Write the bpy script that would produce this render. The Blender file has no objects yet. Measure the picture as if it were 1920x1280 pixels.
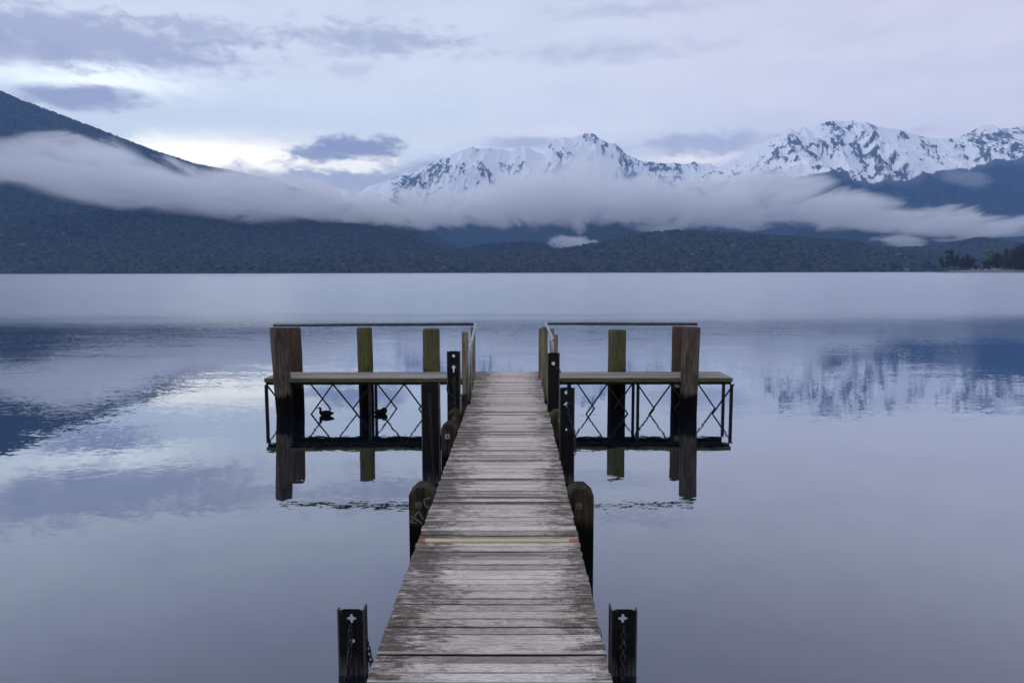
import bpy, bmesh, math, random
import numpy as np
from mathutils import Vector, Matrix

random.seed(7)
rad = math.radians
S = bpy.context.scene
COL = S.collection

# ------------------------------------------------------------------ camera
FP = 1333.0                      # focal length in pixels of a 1920 px wide frame
EYE = Vector((0, 0, 2.77))
PITCH = math.atan(129.7 / FP); YAW = math.atan(8 / FP); ROLL = 0.0019
_F = Vector((-math.sin(YAW) * math.cos(PITCH), math.cos(YAW) * math.cos(PITCH), -math.sin(PITCH)))
_R0 = Vector((math.cos(YAW), math.sin(YAW), 0)); _U0 = _R0.cross(_F)
_U = _U0 * math.cos(ROLL) + _R0 * math.sin(ROLL); _R = _R0 * math.cos(ROLL) - _U0 * math.sin(ROLL)
cam = bpy.data.cameras.new('camera'); cam_o = bpy.data.objects.new('camera', cam); COL.objects.link(cam_o)
cam.sensor_width = 36; cam.lens = FP / 1920 * 36; cam.clip_start = 0.1; cam.clip_end = 90000
M3 = Matrix((_R, _U, -_F)).transposed()
cam_o.matrix_world = Matrix.Translation(EYE) @ M3.to_4x4()
S.camera = cam_o

def ray(px, py):
    return _F + _R * ((px - 960) / FP) + _U * ((640 - py) / FP)
def at_z(px, py, z):
    d = ray(px, py); t = (z - EYE.z) / d.z; return EYE + d * t
def at_y(px, py, Y):
    d = ray(px, py); return EYE + d * (Y / d.y)
def azel(px, py):
    d = ray(px, py).normalized()
    return math.degrees(math.atan2(d.x, d.y)), math.degrees(math.asin(d.z))

# ------------------------------------------------------------------ render settings
S.view_settings.view_transform = 'Standard'; S.view_settings.look = 'None'
S.view_settings.exposure = 0.0; S.view_settings.gamma = 1
S.cycles.use_denoising = True
S.cycles.max_bounces = 16; S.cycles.volume_bounces = 12
S.cycles.diffuse_bounces = 2; S.cycles.glossy_bounces = 4
S.cycles.volume_max_steps = 256
S.cycles.sample_clamp_indirect = 6

def lin(r, g, b):
    f = lambda c: c / 255 / 12.92 if c / 255 <= .04045 else ((c / 255 + .055) / 1.055) ** 2.4
    return (f(r), f(g), f(b), 1)

# ------------------------------------------------------------------ node helper
class NT:
    def __init__(s, tree): s.t = tree; s.n = tree.nodes; s.l = tree.links; s.n.clear()
    def add(s, typ, ins=None, **kw):
        n = s.n.new(typ)
        for k, v in kw.items(): setattr(n, k, v)
        for k, v in (ins or {}).items(): s.put(n.inputs[k], v)
        return n
    def put(s, sock, v):
        if isinstance(v, bpy.types.NodeSocket): s.l.new(v, sock)
        elif v is not None: sock.default_value = v
    def m(s, op, a, b=None, c=None, clamp=False):
        n = s.n.new('ShaderNodeMath'); n.operation = op; n.use_clamp = clamp
        for i, v in enumerate((a, b, c)):
            if v is not None: s.put(n.inputs[i], v)
        return n.outputs[0]
    def v(s, op, a, b=None):
        n = s.n.new('ShaderNodeVectorMath'); n.operation = op
        s.put(n.inputs[0], a)
        if b is not None: s.put(n.inputs[1], b)
        return n.outputs[0]
    def rng(s, x, a, b, c=0.0, d=1.0, smooth=False):
        n = s.n.new('ShaderNodeMapRange'); n.interpolation_type = 'SMOOTHSTEP' if smooth else 'LINEAR'
        for i, v in enumerate((x, a, b, c, d)): s.put(n.inputs[i], v)
        return n.outputs[0]
    def mix(s, f, a, b, mode='MIX'):
        n = s.n.new('ShaderNodeMix'); n.data_type = 'RGBA'; n.blend_type = mode
        s.put(n.inputs[0], f); s.put(n.inputs[6], a); s.put(n.inputs[7], b); return n.outputs[2]
    def noise(s, vec, scale, detail=4, rough=.55, dist=0.0, out='Fac'):
        n = s.n.new('ShaderNodeTexNoise')
        if vec is not None: s.l.new(vec, n.inputs['Vector'])
        n.inputs['Scale'].default_value = scale; n.inputs['Detail'].default_value = detail
        n.inputs['Roughness'].default_value = rough; n.inputs['Distortion'].default_value = dist
        return n.outputs[out]
    def xyz(s, a, b, c):
        n = s.n.new('ShaderNodeCombineXYZ')
        for i, v in enumerate((a, b, c)): s.put(n.inputs[i], v)
        return n.outputs[0]
    def sep(s, v):
        n = s.n.new('ShaderNodeSeparateXYZ'); s.l.new(v, n.inputs[0]); return n.outputs
    def ramp(s, f, stops, interp='LINEAR'):
        n = s.n.new('ShaderNodeValToRGB'); s.put(n.inputs[0], f); cr = n.color_ramp; cr.interpolation = interp
        while len(cr.elements) > 1: cr.elements.remove(cr.elements[-1])
        cr.elements[0].position = stops[0][0]; cr.elements[0].color = stops[0][1]
        for p, c in stops[1:]:
            e = cr.elements.new(p); e.color = c
        return n.outputs[0]
    def curve(s, x, pts):
        """float curve through world-space points (x, value), normalised inside"""
        xs = [p[0] for p in pts]; ys = [p[1] for p in pts]
        x0, x1, y0, y1 = xs[0], xs[-1], min(ys), max(ys)
        n = s.n.new('ShaderNodeFloatCurve'); c = n.mapping.curves[0]
        f = s.rng(x, x0, x1)
        s.l.new(f, n.inputs['Value'])
        nrm = [((a - x0) / (x1 - x0), (b - y0) / (y1 - y0)) for a, b in pts]
        c.points[0].location = nrm[0]; c.points[1].location = nrm[-1]
        for q in nrm[1:-1]: c.points.new(*q)
        n.mapping.update()
        return s.m('MULTIPLY_ADD', n.outputs[0], y1 - y0, y0)

# ------------------------------------------------------------------ sky
SUN_EL, SUN_ROT = rad(30), rad(-75)
W = bpy.data.worlds.new('World'); S.world = W; W.use_nodes = True
n = NT(W.node_tree)
geo = n.add('ShaderNodeTexCoord').outputs['Generated']
d = n.v('NORMALIZE', geo)
dx, dy, dz = n.sep(d)
az = n.m('MULTIPLY', n.m('ARCTAN2', dx, dy), 57.2958)
el = n.m('MULTIPLY', n.m('ARCSINE', dz), 57.2958)
wv = n.xyz(n.m('MULTIPLY', az, .16), n.m('MULTIPLY', el, .42), 0.0)
nz_big = n.noise(wv, 1.0, 5, .55, .4)
wv2 = n.xyz(n.m('MULTIPLY', az, .55), n.m('MULTIPLY', el, 1.25), 3.0)
nz_f = n.noise(wv2, 1.0, 7, .62, .25)
wv3 = n.xyz(n.m('MULTIPLY', az, .05), n.m('MULTIPLY', el, .55), 7.0)
nz_s = n.noise(wv3, 1.0, 4, .5)
base = n.ramp(n.rng(el, -10, 90), [
    (0.0, lin(170, 176, 205)), (.10, lin(205, 208, 224)), (.165, lin(214, 219, 233)), (.20, lin(205, 216, 237)),
    (.25, lin(206, 213, 235)), (.30, lin(194, 203, 228)), (.36, lin(178, 185, 218)), (.5, lin(172, 180, 212)), (1.0, lin(222, 226, 240))])
pink = n.ramp(n.rng(el, -10, 90), [
    (0.0, lin(170, 172, 200)), (.10, lin(214, 208, 220)), (.165, lin(220, 213, 226)), (.20, lin(206, 207, 229)),
    (.25, lin(203, 203, 227)), (.30, lin(196, 198, 223)), (.36, lin(184, 184, 215)), (.5, lin(172, 178, 208)), (1.0, lin(222, 226, 240))])
col = n.mix(n.rng(az, -8, 30, smooth=True), base, pink)
# soft long streaks in the high veil
col = n.mix(n.rng(nz_s, .3, .7, 0, .45), col, n.mix(1.0, col, (1.10, 1.08, 1.05, 1), 'MULTIPLY'))
col = n.mix(n.rng(nz_big, .42, .72, 0, .28), col, n.mix(1.0, col, (.74, .75, .82, 1), 'MULTIPLY'))
def blob(px, py, rx, ry, amp=.8, soft=.5, tilt=0.0, nz=None):
    a0, e0 = azel(px, py); ax = abs(azel(px + rx, py)[0] - azel(px - rx, py)[0]) / 2
    ey = abs(azel(px, py - ry)[1] - azel(px, py + ry)[1]) / 2
    u = n.m('DIVIDE', n.m('SUBTRACT', az, a0), ax)
    w = n.m('DIVIDE', n.m('SUBTRACT', n.m('SUBTRACT', el, e0), n.m('MULTIPLY', n.m('SUBTRACT', az, a0), tilt)), ey)
    r = n.m('SQRT', n.m('ADD', n.m('MULTIPLY', u, u), n.m('MULTIPLY', w, w)))
    k = n.m('ADD', n.m('SUBTRACT', 1.0, r), n.m('MULTIPLY', n.m('SUBTRACT', nz or nz_f, .5), amp * 2))
    return n.rng(k, 0.0, soft, 0, 1, smooth=True)
def paint(mask, c, k, gain=1.0):
    global col
    c = tuple(v * gain for v in lin(*c)[:3]) + (1,)
    col = n.mix(n.m('MULTIPLY', mask, k), col, c)
B = (242, 243, 246)
paint(blob(150, 140, 330, 56, .5, .8), (230, 238, 248), .95, 1.28)
paint(blob(430, 292, 310, 50, .35, .6), (250, 248, 242), 1.0, 1.36)
paint(blob(560, 262, 460, 34, .3, 1.1), (230, 233, 240), .75, 1.05)
paint(blob(560, 190, 420, 60, .5, 1.3), (208, 221, 242), .7)
paint(blob(1300, 292, 110, 22, .5, .7), (240, 236, 238), .8, 1.1)
paint(blob(1000, 250, 420, 30, .4, 1.2), (226, 226, 234), .6)
# grey-violet cloud patches
paint(blob(150, 72, 460, 74, .8, .7), (158, 164, 196), .95)
paint(blob(40, 100, 190, 48, .7, .8), (152, 157, 189), .7)
paint(blob(380, 62, 200, 40, 1.0, .8), (154, 160, 191), .7)
paint(blob(700, 74, 240, 46, 1.1, .9), (163, 170, 200), .95)
paint(blob(660, 130, 60, 20, 1.3, .9), (180, 186, 212), .6)
paint(blob(155, 183, 165, 32, .6, .6, .05), (150, 155, 188), 1.0)
paint(blob(1130, 98, 300, 32, .9, 1.1), (176, 182, 210), .85)
paint(blob(1200, 18, 260, 24, .9, 1.1), (174, 179, 207), .85)
paint(blob(1650, 60, 330, 40, .8, 1.4), (184, 187, 212), .5)
paint(blob(660, 338, 260, 46, .9, .7), (158, 165, 194), .95)
paint(blob(670, 304, 130, 24, 1.3, .5), (244, 243, 240), .9, 1.15)
paint(blob(600, 288, 85, 22, .8, .6), (140, 147, 179), .95)
paint(blob(675, 276, 115, 30, .8, .6), (134, 141, 174), .95)
paint(blob(830, 318, 150, 30, .9, .8), (160, 167, 197), .9)
paint(blob(980, 268, 120, 18, .9, .8), (168, 173, 200), .9)
paint(blob(1320, 272, 210, 34, .9, .8), (170, 174, 200), .95)
paint(blob(1720, 243, 50, 12, 1.2, .9), (190, 190, 211), .7)
sky = n.add('ShaderNodeTexSky', sky_type='NISHITA', sun_disc=False, sun_elevation=SUN_EL, sun_rotation=SUN_ROT)
col = n.mix(1.0, col, (1.04, 1.02, .905, 1), 'MULTIPLY')
bg1 = n.add('ShaderNodeBackground', {'Color': col, 'Strength': 1.40})
bg2 = n.add('ShaderNodeBackground', {'Color': sky.outputs[0], 'Strength': .1})
mx = n.add('ShaderNodeMixShader', {0: .04, 1: bg1.outputs[0], 2: bg2.outputs[0]})
n.add('ShaderNodeOutputWorld', {0: mx.outputs[0]})
W.cycles.sampling_method = 'MANUAL'; W.cycles.sample_map_resolution = 512

# one weak, very soft sun: overcast light from high on the left
sl = bpy.data.lights.new('sun', 'SUN'); sl.energy = .9; sl.angle = rad(14); sl.color = (1, .96, .92)
so = bpy.data.objects.new('sun', sl); COL.objects.link(so)
sd = Vector((math.sin(SUN_ROT) * math.cos(SUN_EL), math.cos(SUN_ROT) * math.cos(SUN_EL), math.sin(SUN_EL)))
so.rotation_euler = sd.to_track_quat('Z', 'Y').to_euler()

# ------------------------------------------------------------------ object helpers
def tag(o, label=None, cat=None, group=None, kind=None):
    if label: o['label'] = label
    if cat: o['category'] = cat
    if group: o['group'] = group
    if kind: o['kind'] = kind
    return o
def empty(name, loc):
    o = bpy.data.objects.new(name, None); COL.objects.link(o); o.location = loc; o.empty_display_size = .1
    return o
def np_mesh(name, verts, faces, mat, attrs=None, smooth=False):
    me = bpy.data.meshes.new(name)
    me.vertices.add(len(verts)); me.vertices.foreach_set('co', np.asarray(verts, np.float32).ravel())
    k = faces.shape[1]; nf = len(faces)
    me.loops.add(nf * k); me.loops.foreach_set('vertex_index', faces.astype(np.int32).ravel())
    me.polygons.add(nf); me.polygons.foreach_set('loop_start', np.arange(0, nf * k, k, dtype=np.int32))
    me.polygons.foreach_set('loop_total', np.full(nf, k, np.int32))
    if smooth: me.polygons.foreach_set('use_smooth', np.ones(nf, bool))
    for an, av in (attrs or {}).items():
        a = me.attributes.new(an, 'FLOAT', 'POINT'); a.data.foreach_set('value', np.asarray(av, np.float32).ravel())
    me.update(calc_edges=True); me.materials.append(mat)
    o = bpy.data.objects.new(name, me); COL.objects.link(o)
    return o
class MB:
    """collects shapes for ONE mesh"""
    def __init__(s): s.bm = bmesh.new()
    def box(s, x0, x1, y0, y1, z0, z1, jit=0.0):
        v = [s.bm.verts.new((x + random.uniform(-jit, jit), y + random.uniform(-jit, jit) * .3, z + random.uniform(-jit, jit) * .3))
             for x in (x0, x1) for y in (y0, y1) for z in (z0, z1)]
        for f in ((0, 1, 3, 2), (4, 6, 7, 5), (0, 4, 5, 1), (2, 3, 7, 6), (0, 2, 6, 4), (1, 5, 7, 3)):
            s.bm.faces.new([v[i] for i in f])
        return v
    def prism(s, poly, y0, y1):
        """poly of (x, z), extruded along y"""
        a = [s.bm.verts.new((x, y0, z)) for x, z in poly]; b = [s.bm.verts.new((x, y1, z)) for x, z in poly]
        s.bm.faces.new(a); s.bm.faces.new(b[::-1])
        for i in range(len(a)):
            j = (i + 1) % len(a); s.bm.faces.new((a[j], a[i], b[i], b[j]))
    def tube(s, pts, r, n=8, caps=True, closed=False):
        pts = [Vector(p) for p in pts]; rings = []; N = len(pts)
        ref = Vector((0, 0, 1))
        for i, p in enumerate(pts):
            if closed: t = (pts[(i + 1) % N] - pts[i - 1])
            else: t = pts[min(i + 1, N - 1)] - pts[max(i - 1, 0)]
            t.normalize()
            a = t.cross(ref if abs(t.dot(ref)) < .95 else Vector((1, 0, 0))).normalized(); b = t.cross(a)
            rr = r[i] if isinstance(r, (list, tuple)) else r
            rings.append([s.bm.verts.new(p + (a * math.cos(q) + b * math.sin(q)) * rr) for q in [2 * math.pi * k / n for k in range(n)]])
        for i in range(N if closed else N - 1):
            A, Bq = rings[i], rings[(i + 1) % N]
            off = 0
            if closed and i == N - 1:
                off = min(range(n), key=lambda o: (A[0].co - Bq[o].co).length)
            for k in range(n): s.bm.faces.new((A[k], A[(k + 1) % n], Bq[(k + 1 + off) % n], Bq[(k + off) % n]))
        if caps and not closed: s.bm.faces.new(rings[0][::-1]); s.bm.faces.new(rings[-1])
    def lathe(s, c, prof, n=16, sx=1, sy=1, jit=0.0, lean=(0, 0)):
        rings = []
        ph = [random.uniform(1 - jit, 1 + jit) for _ in range(n)]
        for r, z in prof:
            rings.append([s.bm.verts.new((c[0] + lean[0] * z + math.cos(2 * math.pi * k / n) * r * sx * ph[k] + random.uniform(-jit, jit) * r * .12,
                                          c[1] + lean[1] * z + math.sin(2 * math.pi * k / n) * r * sy * ph[k] + random.uniform(-jit, jit) * r * .12, c[2] + z)) for k in range(n)])
        for A, Bq in zip(rings, rings[1:]):
            for k in range(n): s.bm.faces.new((A[k], A[(k + 1) % n], Bq[(k + 1) % n], Bq[k]))
        s.bm.faces.new(rings[0][::-1]); s.bm.faces.new(rings[-1])
    def done(s, name, mat, parent=None, smooth=False, bevel=0.0, off=None):
        bmesh.ops.recalc_face_normals(s.bm, faces=s.bm.faces[:])
        if bevel:
            bmesh.ops.bevel(s.bm, geom=[e for e in s.bm.edges], offset=bevel, segments=1, affect='EDGES', clamp_overlap=True)
        if off is not None: bmesh.ops.translate(s.bm, verts=s.bm.verts[:], vec=-Vector(off))
        me = bpy.data.meshes.new(name); s.bm.to_mesh(me); s.bm.free()
        if smooth:
            for p in me.polygons: p.use_smooth = True
        if mat: me.materials.append(mat)
        o = bpy.data.objects.new(name, me); COL.objects.link(o)
        if parent: o.parent = parent
        return o

# ------------------------------------------------------------------ noise on arrays
def _hash(ix, iy, seed):
    h = (ix.astype(np.int64) * 374761393 + iy.astype(np.int64) * 668265263 + seed * 1442695041) & 0xFFFFFFFF
    h = ((h ^ (h >> 13)) * 1274126177) & 0xFFFFFFFF
    return ((h ^ (h >> 16)) & 0xFFFFFF) / float(0xFFFFFF)
def vnoise(x, y, seed=0):
    ix = np.floor(x); iy = np.floor(y); fx = x - ix; fy = y - iy
    fx = fx * fx * fx * (fx * (fx * 6 - 15) + 10); fy = fy * fy * fy * (fy * (fy * 6 - 15) + 10)
    ix = ix.astype(np.int64); iy = iy.astype(np.int64)
    a = _hash(ix, iy, seed); b = _hash(ix + 1, iy, seed); c = _hash(ix, iy + 1, seed); e = _hash(ix + 1, iy + 1, seed)
    return (a + (b - a) * fx) * (1 - fy) + (c + (e - c) * fx) * fy
def fbm(x, y, oct=5, seed=0, gain=.5):
    s = 0; a = 1; t = 0
    for i in range(oct):
        s = s + a * vnoise(x * 2 ** i + 17.3 * i, y * 2 ** i - 9.1 * i, seed + i); t += a; a *= gain
    return s / t
def ridged(x, y, oct=5, seed=0, gain=.55):
    s = 0; a = 1; t = 0; w = 1
    for i in range(oct):
        v = 1 - np.abs(2 * vnoise(x * 2.03 ** i + 5.7 * i, y * 2.03 ** i + 3.3 * i, seed + i) - 1)
        v = v * v * w; w = np.clip(v * 1.6, 0, 1); s = s + a * v; t += a; a *= gain
    return s / t
def crowns(x, y, cell, seed):
    """domes of tree crowns on a jittered grid: height 0..1 and a number per tree"""
    gx = np.floor(x / cell).astype(np.int64); gy = np.floor(y / cell).astype(np.int64)
    best = np.zeros_like(x); ident = np.zeros_like(x)
    for i in (-1, 0, 1):
        for j in (-1, 0, 1):
            cx = gx + i; cy = gy + j
            px = (cx + _hash(cx, cy, seed)) * cell; py = (cy + _hash(cx, cy, seed + 1)) * cell
            r = cell * (.55 + .4 * _hash(cx, cy, seed + 2)); top = .55 + .45 * _hash(cx, cy, seed + 4)
            q = 1 - ((x - px) ** 2 + (y - py) ** 2) / r ** 2
            hgt = np.where(q > 0, np.sqrt(np.maximum(q, 0)) * top, 0)
            m = hgt > best
            best = np.where(m, hgt, best); ident = np.where(m, _hash(cx, cy, seed + 3), ident)
    return best, ident

# ------------------------------------------------------------------ materials
def mat(name):
    m = bpy.data.materials.new(name); m.use_nodes = True; return m, NT(m.node_tree)
def out(n, bsdf, vol=None, disp=None):
    o = n.add('ShaderNodeOutputMaterial')
    if bsdf is not None: n.l.new(bsdf, o.inputs['Surface'])
    if vol is not None: n.l.new(vol, o.inputs['Volume'])
def bump(n, h, strength, dist):
    return n.add('ShaderNodeBump', {'Strength': strength, 'Distance': dist, 'Height': h}).outputs[0]
def simple(name, rgb, rough=.6, metal=0.0, var=.25, scale=8, stretch=(1, 1, 1), spec=.4):
    m, n = mat(name)
    p = n.add('ShaderNodeTexCoord').outputs['Object']
    p = n.v('MULTIPLY', p, stretch)
    f = n.noise(p, scale, 5, .6)
    c = n.mix(n.rng(f, .3, .7), tuple(x * (1 - var) for x in rgb) + (1,), tuple(min(1, x * (1 + var)) for x in rgb) + (1,))
    b = n.add('ShaderNodeBsdfPrincipled', {'Base Color': c, 'Roughness': rough, 'Metallic': metal, 'Specular IOR Level': spec,
              'Normal': bump(n, f, .4, .01)})
    out(n, b.outputs[0]); return m

def forest_mat(name, dark, light, rare):
    m, n = mat(name)
    t = n.add('ShaderNodeAttribute', attribute_name='tint').outputs['Fac']
    hgt = n.add('ShaderNodeAttribute', attribute_name='crown').outputs['Fac']
    p = n.add('ShaderNodeTexCoord').outputs['Object']
    pat = n.noise(p, .004, 4, .55)
    c = n.ramp(n.m('ADD', n.m('MULTIPLY', t, .8), n.m('MULTIPLY', pat, .2)), [(0, dark), (.45, light), (.80, dark), (.885, light), (.90, rare), (1.0, rare)])
    c = n.mix(n.rng(pat, .3, .7, 0, .6), c, n.mix(1.0, c, (.7, .72, .8, 1), 'MULTIPLY'))
    b = n.add('ShaderNodeBsdfPrincipled', {'Base Color': c, 'Roughness': .95, 'Specular IOR Level': .1,
              'Normal': bump(n, n.noise(p, .35, 3, .7), 1.0, 2.5)})
    out(n, b.outputs[0]); return m
M_FOREST = forest_mat('mountain_forest', (.004, .006, .006, 1), (.052, .058, .042, 1), (.12, .115, .09, 1))
M_FAR_FOREST = forest_mat('far_forest', (.012, .018, .016, 1), (.03, .038, .032, 1), (.05, .055, .05, 1))

def snow_mat():
    m, n = mat('snow_and_rock')
    s = n.add('ShaderNodeAttribute', attribute_name='snow').outputs['Fac']
    tr = n.add('ShaderNodeAttribute', attribute_name='tree').outputs['Fac']
    p = n.add('ShaderNodeTexCoord').outputs['Object']
    f = n.noise(n.v('MULTIPLY', p, (1.6, .5, .7)), .025, 5, .7)
    k = n.rng(n.m('ADD', s, n.m('MULTIPLY', n.m('SUBTRACT', f, .5), 1.0)), .30, .62, 0, 1)
    rock = n.mix(f, (.05, .055, .06, 1), (.13, .135, .14, 1))
    rock = n.mix(tr, rock, (.02, .03, .028, 1))
    c = n.mix(k, rock, (.90, .91, .93, 1))
    b = n.add('ShaderNodeBsdfPrincipled', {'Base Color': c, 'Roughness': .85, 'Specular IOR Level': .2,
              'Normal': bump(n, f, .6, 12)})
    out(n, b.outputs[0]); return m
M_SNOW = snow_mat()

def water_mat():
    m, n = mat('lake_water')
    p = n.add('ShaderNodeNewGeometry').outputs['Position']
    x, y, z = n.sep(p)
    # wind line: calm near the jetty, rippled farther out, with long lazy streaks along the border
    wig = n.noise(n.xyz(n.m('MULTIPLY', x, .012), n.m('MULTIPLY', y, .09), 0.0), 1.0, 5, .6)
    yy = n.m('ADD', y, n.m('MULTIPLY', n.m('SUBTRACT', wig, .5), 26.0))
    far = n.rng(yy, 26, 50, 0, 1, smooth=True)
    far2 = n.rng(y, 60, 500, 0, 1)
    streak = n.rng(n.noise(n.xyz(n.m('MULTIPLY', x, .05), n.m('MULTIPLY', y, .35), 4.0), 1.0, 4, .6), .35, .7, .35, 1.9)
    sub = n.v('SUBTRACT', n.noise(n.xyz(n.m('MULTIPLY', x, 1.2), n.m('MULTIPLY', y, 3.6), 0.0), 1.0, 3, .6, out='Color'), (.5, .5, .5))
    c2 = n.v('SUBTRACT', n.noise(n.xyz(n.m('MULTIPLY', x, .35), n.m('MULTIPLY', y, 1.1), 9.0), 1.0, 2, .5, out='Color'), (.5, .5, .5))
    c3 = n.v('SUBTRACT', n.noise(n.xyz(n.m('MULTIPLY', x, 7.), n.m('MULTIPLY', y, 16.), 5.0), 1.0, 3, .6, out='Color'), (.5, .5, .5))
    c4 = n.v('SUBTRACT', n.noise(n.xyz(n.m('MULTIPLY', x, 30.), n.m('MULTIPLY', y, 70.), 2.0), 1.0, 3, .6, out='Color'), (.5, .5, .5))
    def scl(v, f): return n.v('MULTIPLY', v, n.xyz(f, f, f))
    calm = n.m('MULTIPLY', n.m('ADD', n.m('MULTIPLY', n.rng(y, 8, 34), .0012), .0030), streak)
    cc = n.v('ADD', scl(sub, calm), scl(c2, n.m('MULTIPLY', calm, .8)))
    cc = n.v('ADD', cc, scl(c3, n.m('ADD', n.m('MULTIPLY', calm, 2.6), n.m('MULTIPLY', far, .05))))
    cc = n.v('ADD', cc, scl(c4, n.m('ADD', n.m('MULTIPLY', n.rng(y, 11, 30), .017), n.m('MULTIPLY', far, .09))))
    cc = n.v('ADD', cc, scl(c2, n.m('MULTIPLY', far, .006)))
    a, b_, _ = n.sep(cc)
    nrm = n.v('NORMALIZE', n.xyz(n.m('MULTIPLY', a, 1.3), n.m('MULTIPLY', b_, 4.5), 1.0))
    inc = n.sep(n.add('ShaderNodeNewGeometry').outputs['Incoming'])[2]
    R_ = n.m('POWER', n.m('SUBTRACT', 1.0, n.m('ABSOLUTE', inc), clamp=True), 2.02)
    R_ = n.m('MULTIPLY', R_, n.m('SUBTRACT', 1.0, n.m('MULTIPLY', far, .13)))
    gl = n.add('ShaderNodeBsdfGlossy', {'Color': (.905, .945, 1, 1), 'Roughness': n.m('MULTIPLY', far, .22), 'Normal': nrm})
    df = n.add('ShaderNodeBsdfDiffuse', {'Color': (.004, .007, .012, 1)})
    mx = n.add('ShaderNodeMixShader', {0: R_, 1: df.outputs[0], 2: gl.outputs[0]})
    out(n, mx.outputs[0]); return m
M_WATER = water_mat()

ZD = .72
def deck_mat():
    m, n = mat('weathered_deck_boards')
    p = n.add('ShaderNodeTexCoord').outputs['Object']
    x, y, z = n.sep(p)
    acr = n.add('ShaderNodeAttribute', attribute_name='across').outputs['Fac']
    isl = n.add('ShaderNodeNewGeometry').outputs['Random Per Island']
    r2 = n.m('FRACT', n.m('MULTIPLY', isl, 7.31)); r3 = n.m('FRACT', n.m('MULTIPLY', isl, 23.7))
    off = n.m('MULTIPLY', isl, 40.0)
    g = n.noise(n.xyz(n.m('ADD', n.m('MULTIPLY', x, 3.5), off), n.m('MULTIPLY', y, 42), off), 1.0, 7, .7, .4)
    g2 = n.noise(n.xyz(n.m('ADD', n.m('MULTIPLY', x, 16), off), n.m('MULTIPLY', y, 150), off), 1.0, 5, .7, .3)
    blot = n.noise(n.xyz(n.m('MULTIPLY', x, 7.0), n.m('MULTIPLY', y, 13.0), off), 1.0, 8, .72, .6)
    blot2 = n.noise(n.xyz(n.m('MULTIPLY', x, 1.3), n.m('MULTIPLY', y, 1.1), 3.0), 1.0, 4, .55)
    edge = n.m('ABSOLUTE', n.m('SUBTRACT', x, -.09))
    dirt = n.m('ADD', n.rng(edge, .14, .60, .0, .75), n.m('MULTIPLY', n.m('SUBTRACT', blot, .5), 2.3))
    dirt = n.m('ADD', dirt, n.m('MULTIPLY', n.m('SUBTRACT', blot2, .5), .9))
    dirt = n.m('ADD', dirt, n.m('MULTIPLY', n.m('SUBTRACT', g, .5), 1.4))
    dirt = n.m('ADD', dirt, n.m('MULTIPLY', n.m('SUBTRACT', r3, .5), .22))
    pale = n.mix(r2, (.51, .44, .395, 1), (.68, .61, .565, 1))
    pale = n.mix(n.rng(r3, .7, 1, 0, .5), pale, (.42, .33, .27, 1))
    c = n.mix(n.rng(dirt, .10, .80, smooth=True), pale, (.085, .067, .053, 1))
    c = n.mix(n.rng(g2, .40, .56, .45, 0), c, (.11, .092, .08, 1))          # open grain
    c = n.mix(n.rng(g2, .56, .66, 0, .5), c, (.70, .68, .67, 1))             # bleached fibres
    c = n.mix(n.rng(blot, .62, .70, 0, .45), c, (.74, .73, .74, 1))
    crack = n.noise(n.xyz(n.m('ADD', n.m('MULTIPLY', x, 1.6), off), n.m('MULTIPLY', y, 95), n.m('ADD', off, 5.0)), 1.0, 2, .5, .8)
    c = n.mix(n.rng(n.m('ABSOLUTE', n.m('SUBTRACT', crack, .36)), .0, .012, .9, 0), c, (.025, .02, .018, 1))
    dots = n.add('ShaderNodeTexVoronoi', {'Vector': n.xyz(n.m('MULTIPLY', x, 7.), n.m('MULTIPLY', y, 7.), 0.0), 'Scale': 1.0}).outputs['Distance']
    c = n.mix(n.rng(dots, .045, .06, .9, 0), c, (.02, .017, .015, 1))
    for nx in (-.64, .385):
        for na in (.22, .72):
            du = n.m('DIVIDE', n.m('ADD', n.m('SUBTRACT', x, nx), n.m('MULTIPLY', n.m('SUBTRACT', r3, .5), .03)), .006)
            dv = n.m('MULTIPLY', n.m('SUBTRACT', acr, na), 14.0)
            rr = n.m('SQRT', n.m('ADD', n.m('MULTIPLY', du, du), n.m('MULTIPLY', dv, dv)))
            c = n.mix(n.rng(rr, .7, 1.2, .6, 0), c, (.025, .02, .018, 1))
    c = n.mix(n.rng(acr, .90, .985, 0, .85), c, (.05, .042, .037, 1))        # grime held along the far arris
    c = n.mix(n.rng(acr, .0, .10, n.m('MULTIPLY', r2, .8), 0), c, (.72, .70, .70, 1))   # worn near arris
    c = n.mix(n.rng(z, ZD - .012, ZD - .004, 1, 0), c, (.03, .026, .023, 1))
    h = n.m('ADD', g2, g)
    b = n.add('ShaderNodeBsdfPrincipled', {'Base Color': c, 'Roughness': .85, 'Specular IOR Level': .2, 'Normal': bump(n, h, .7, .007)})
    out(n, b.outputs[0]); return m
M_DECK = deck_mat()

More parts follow.
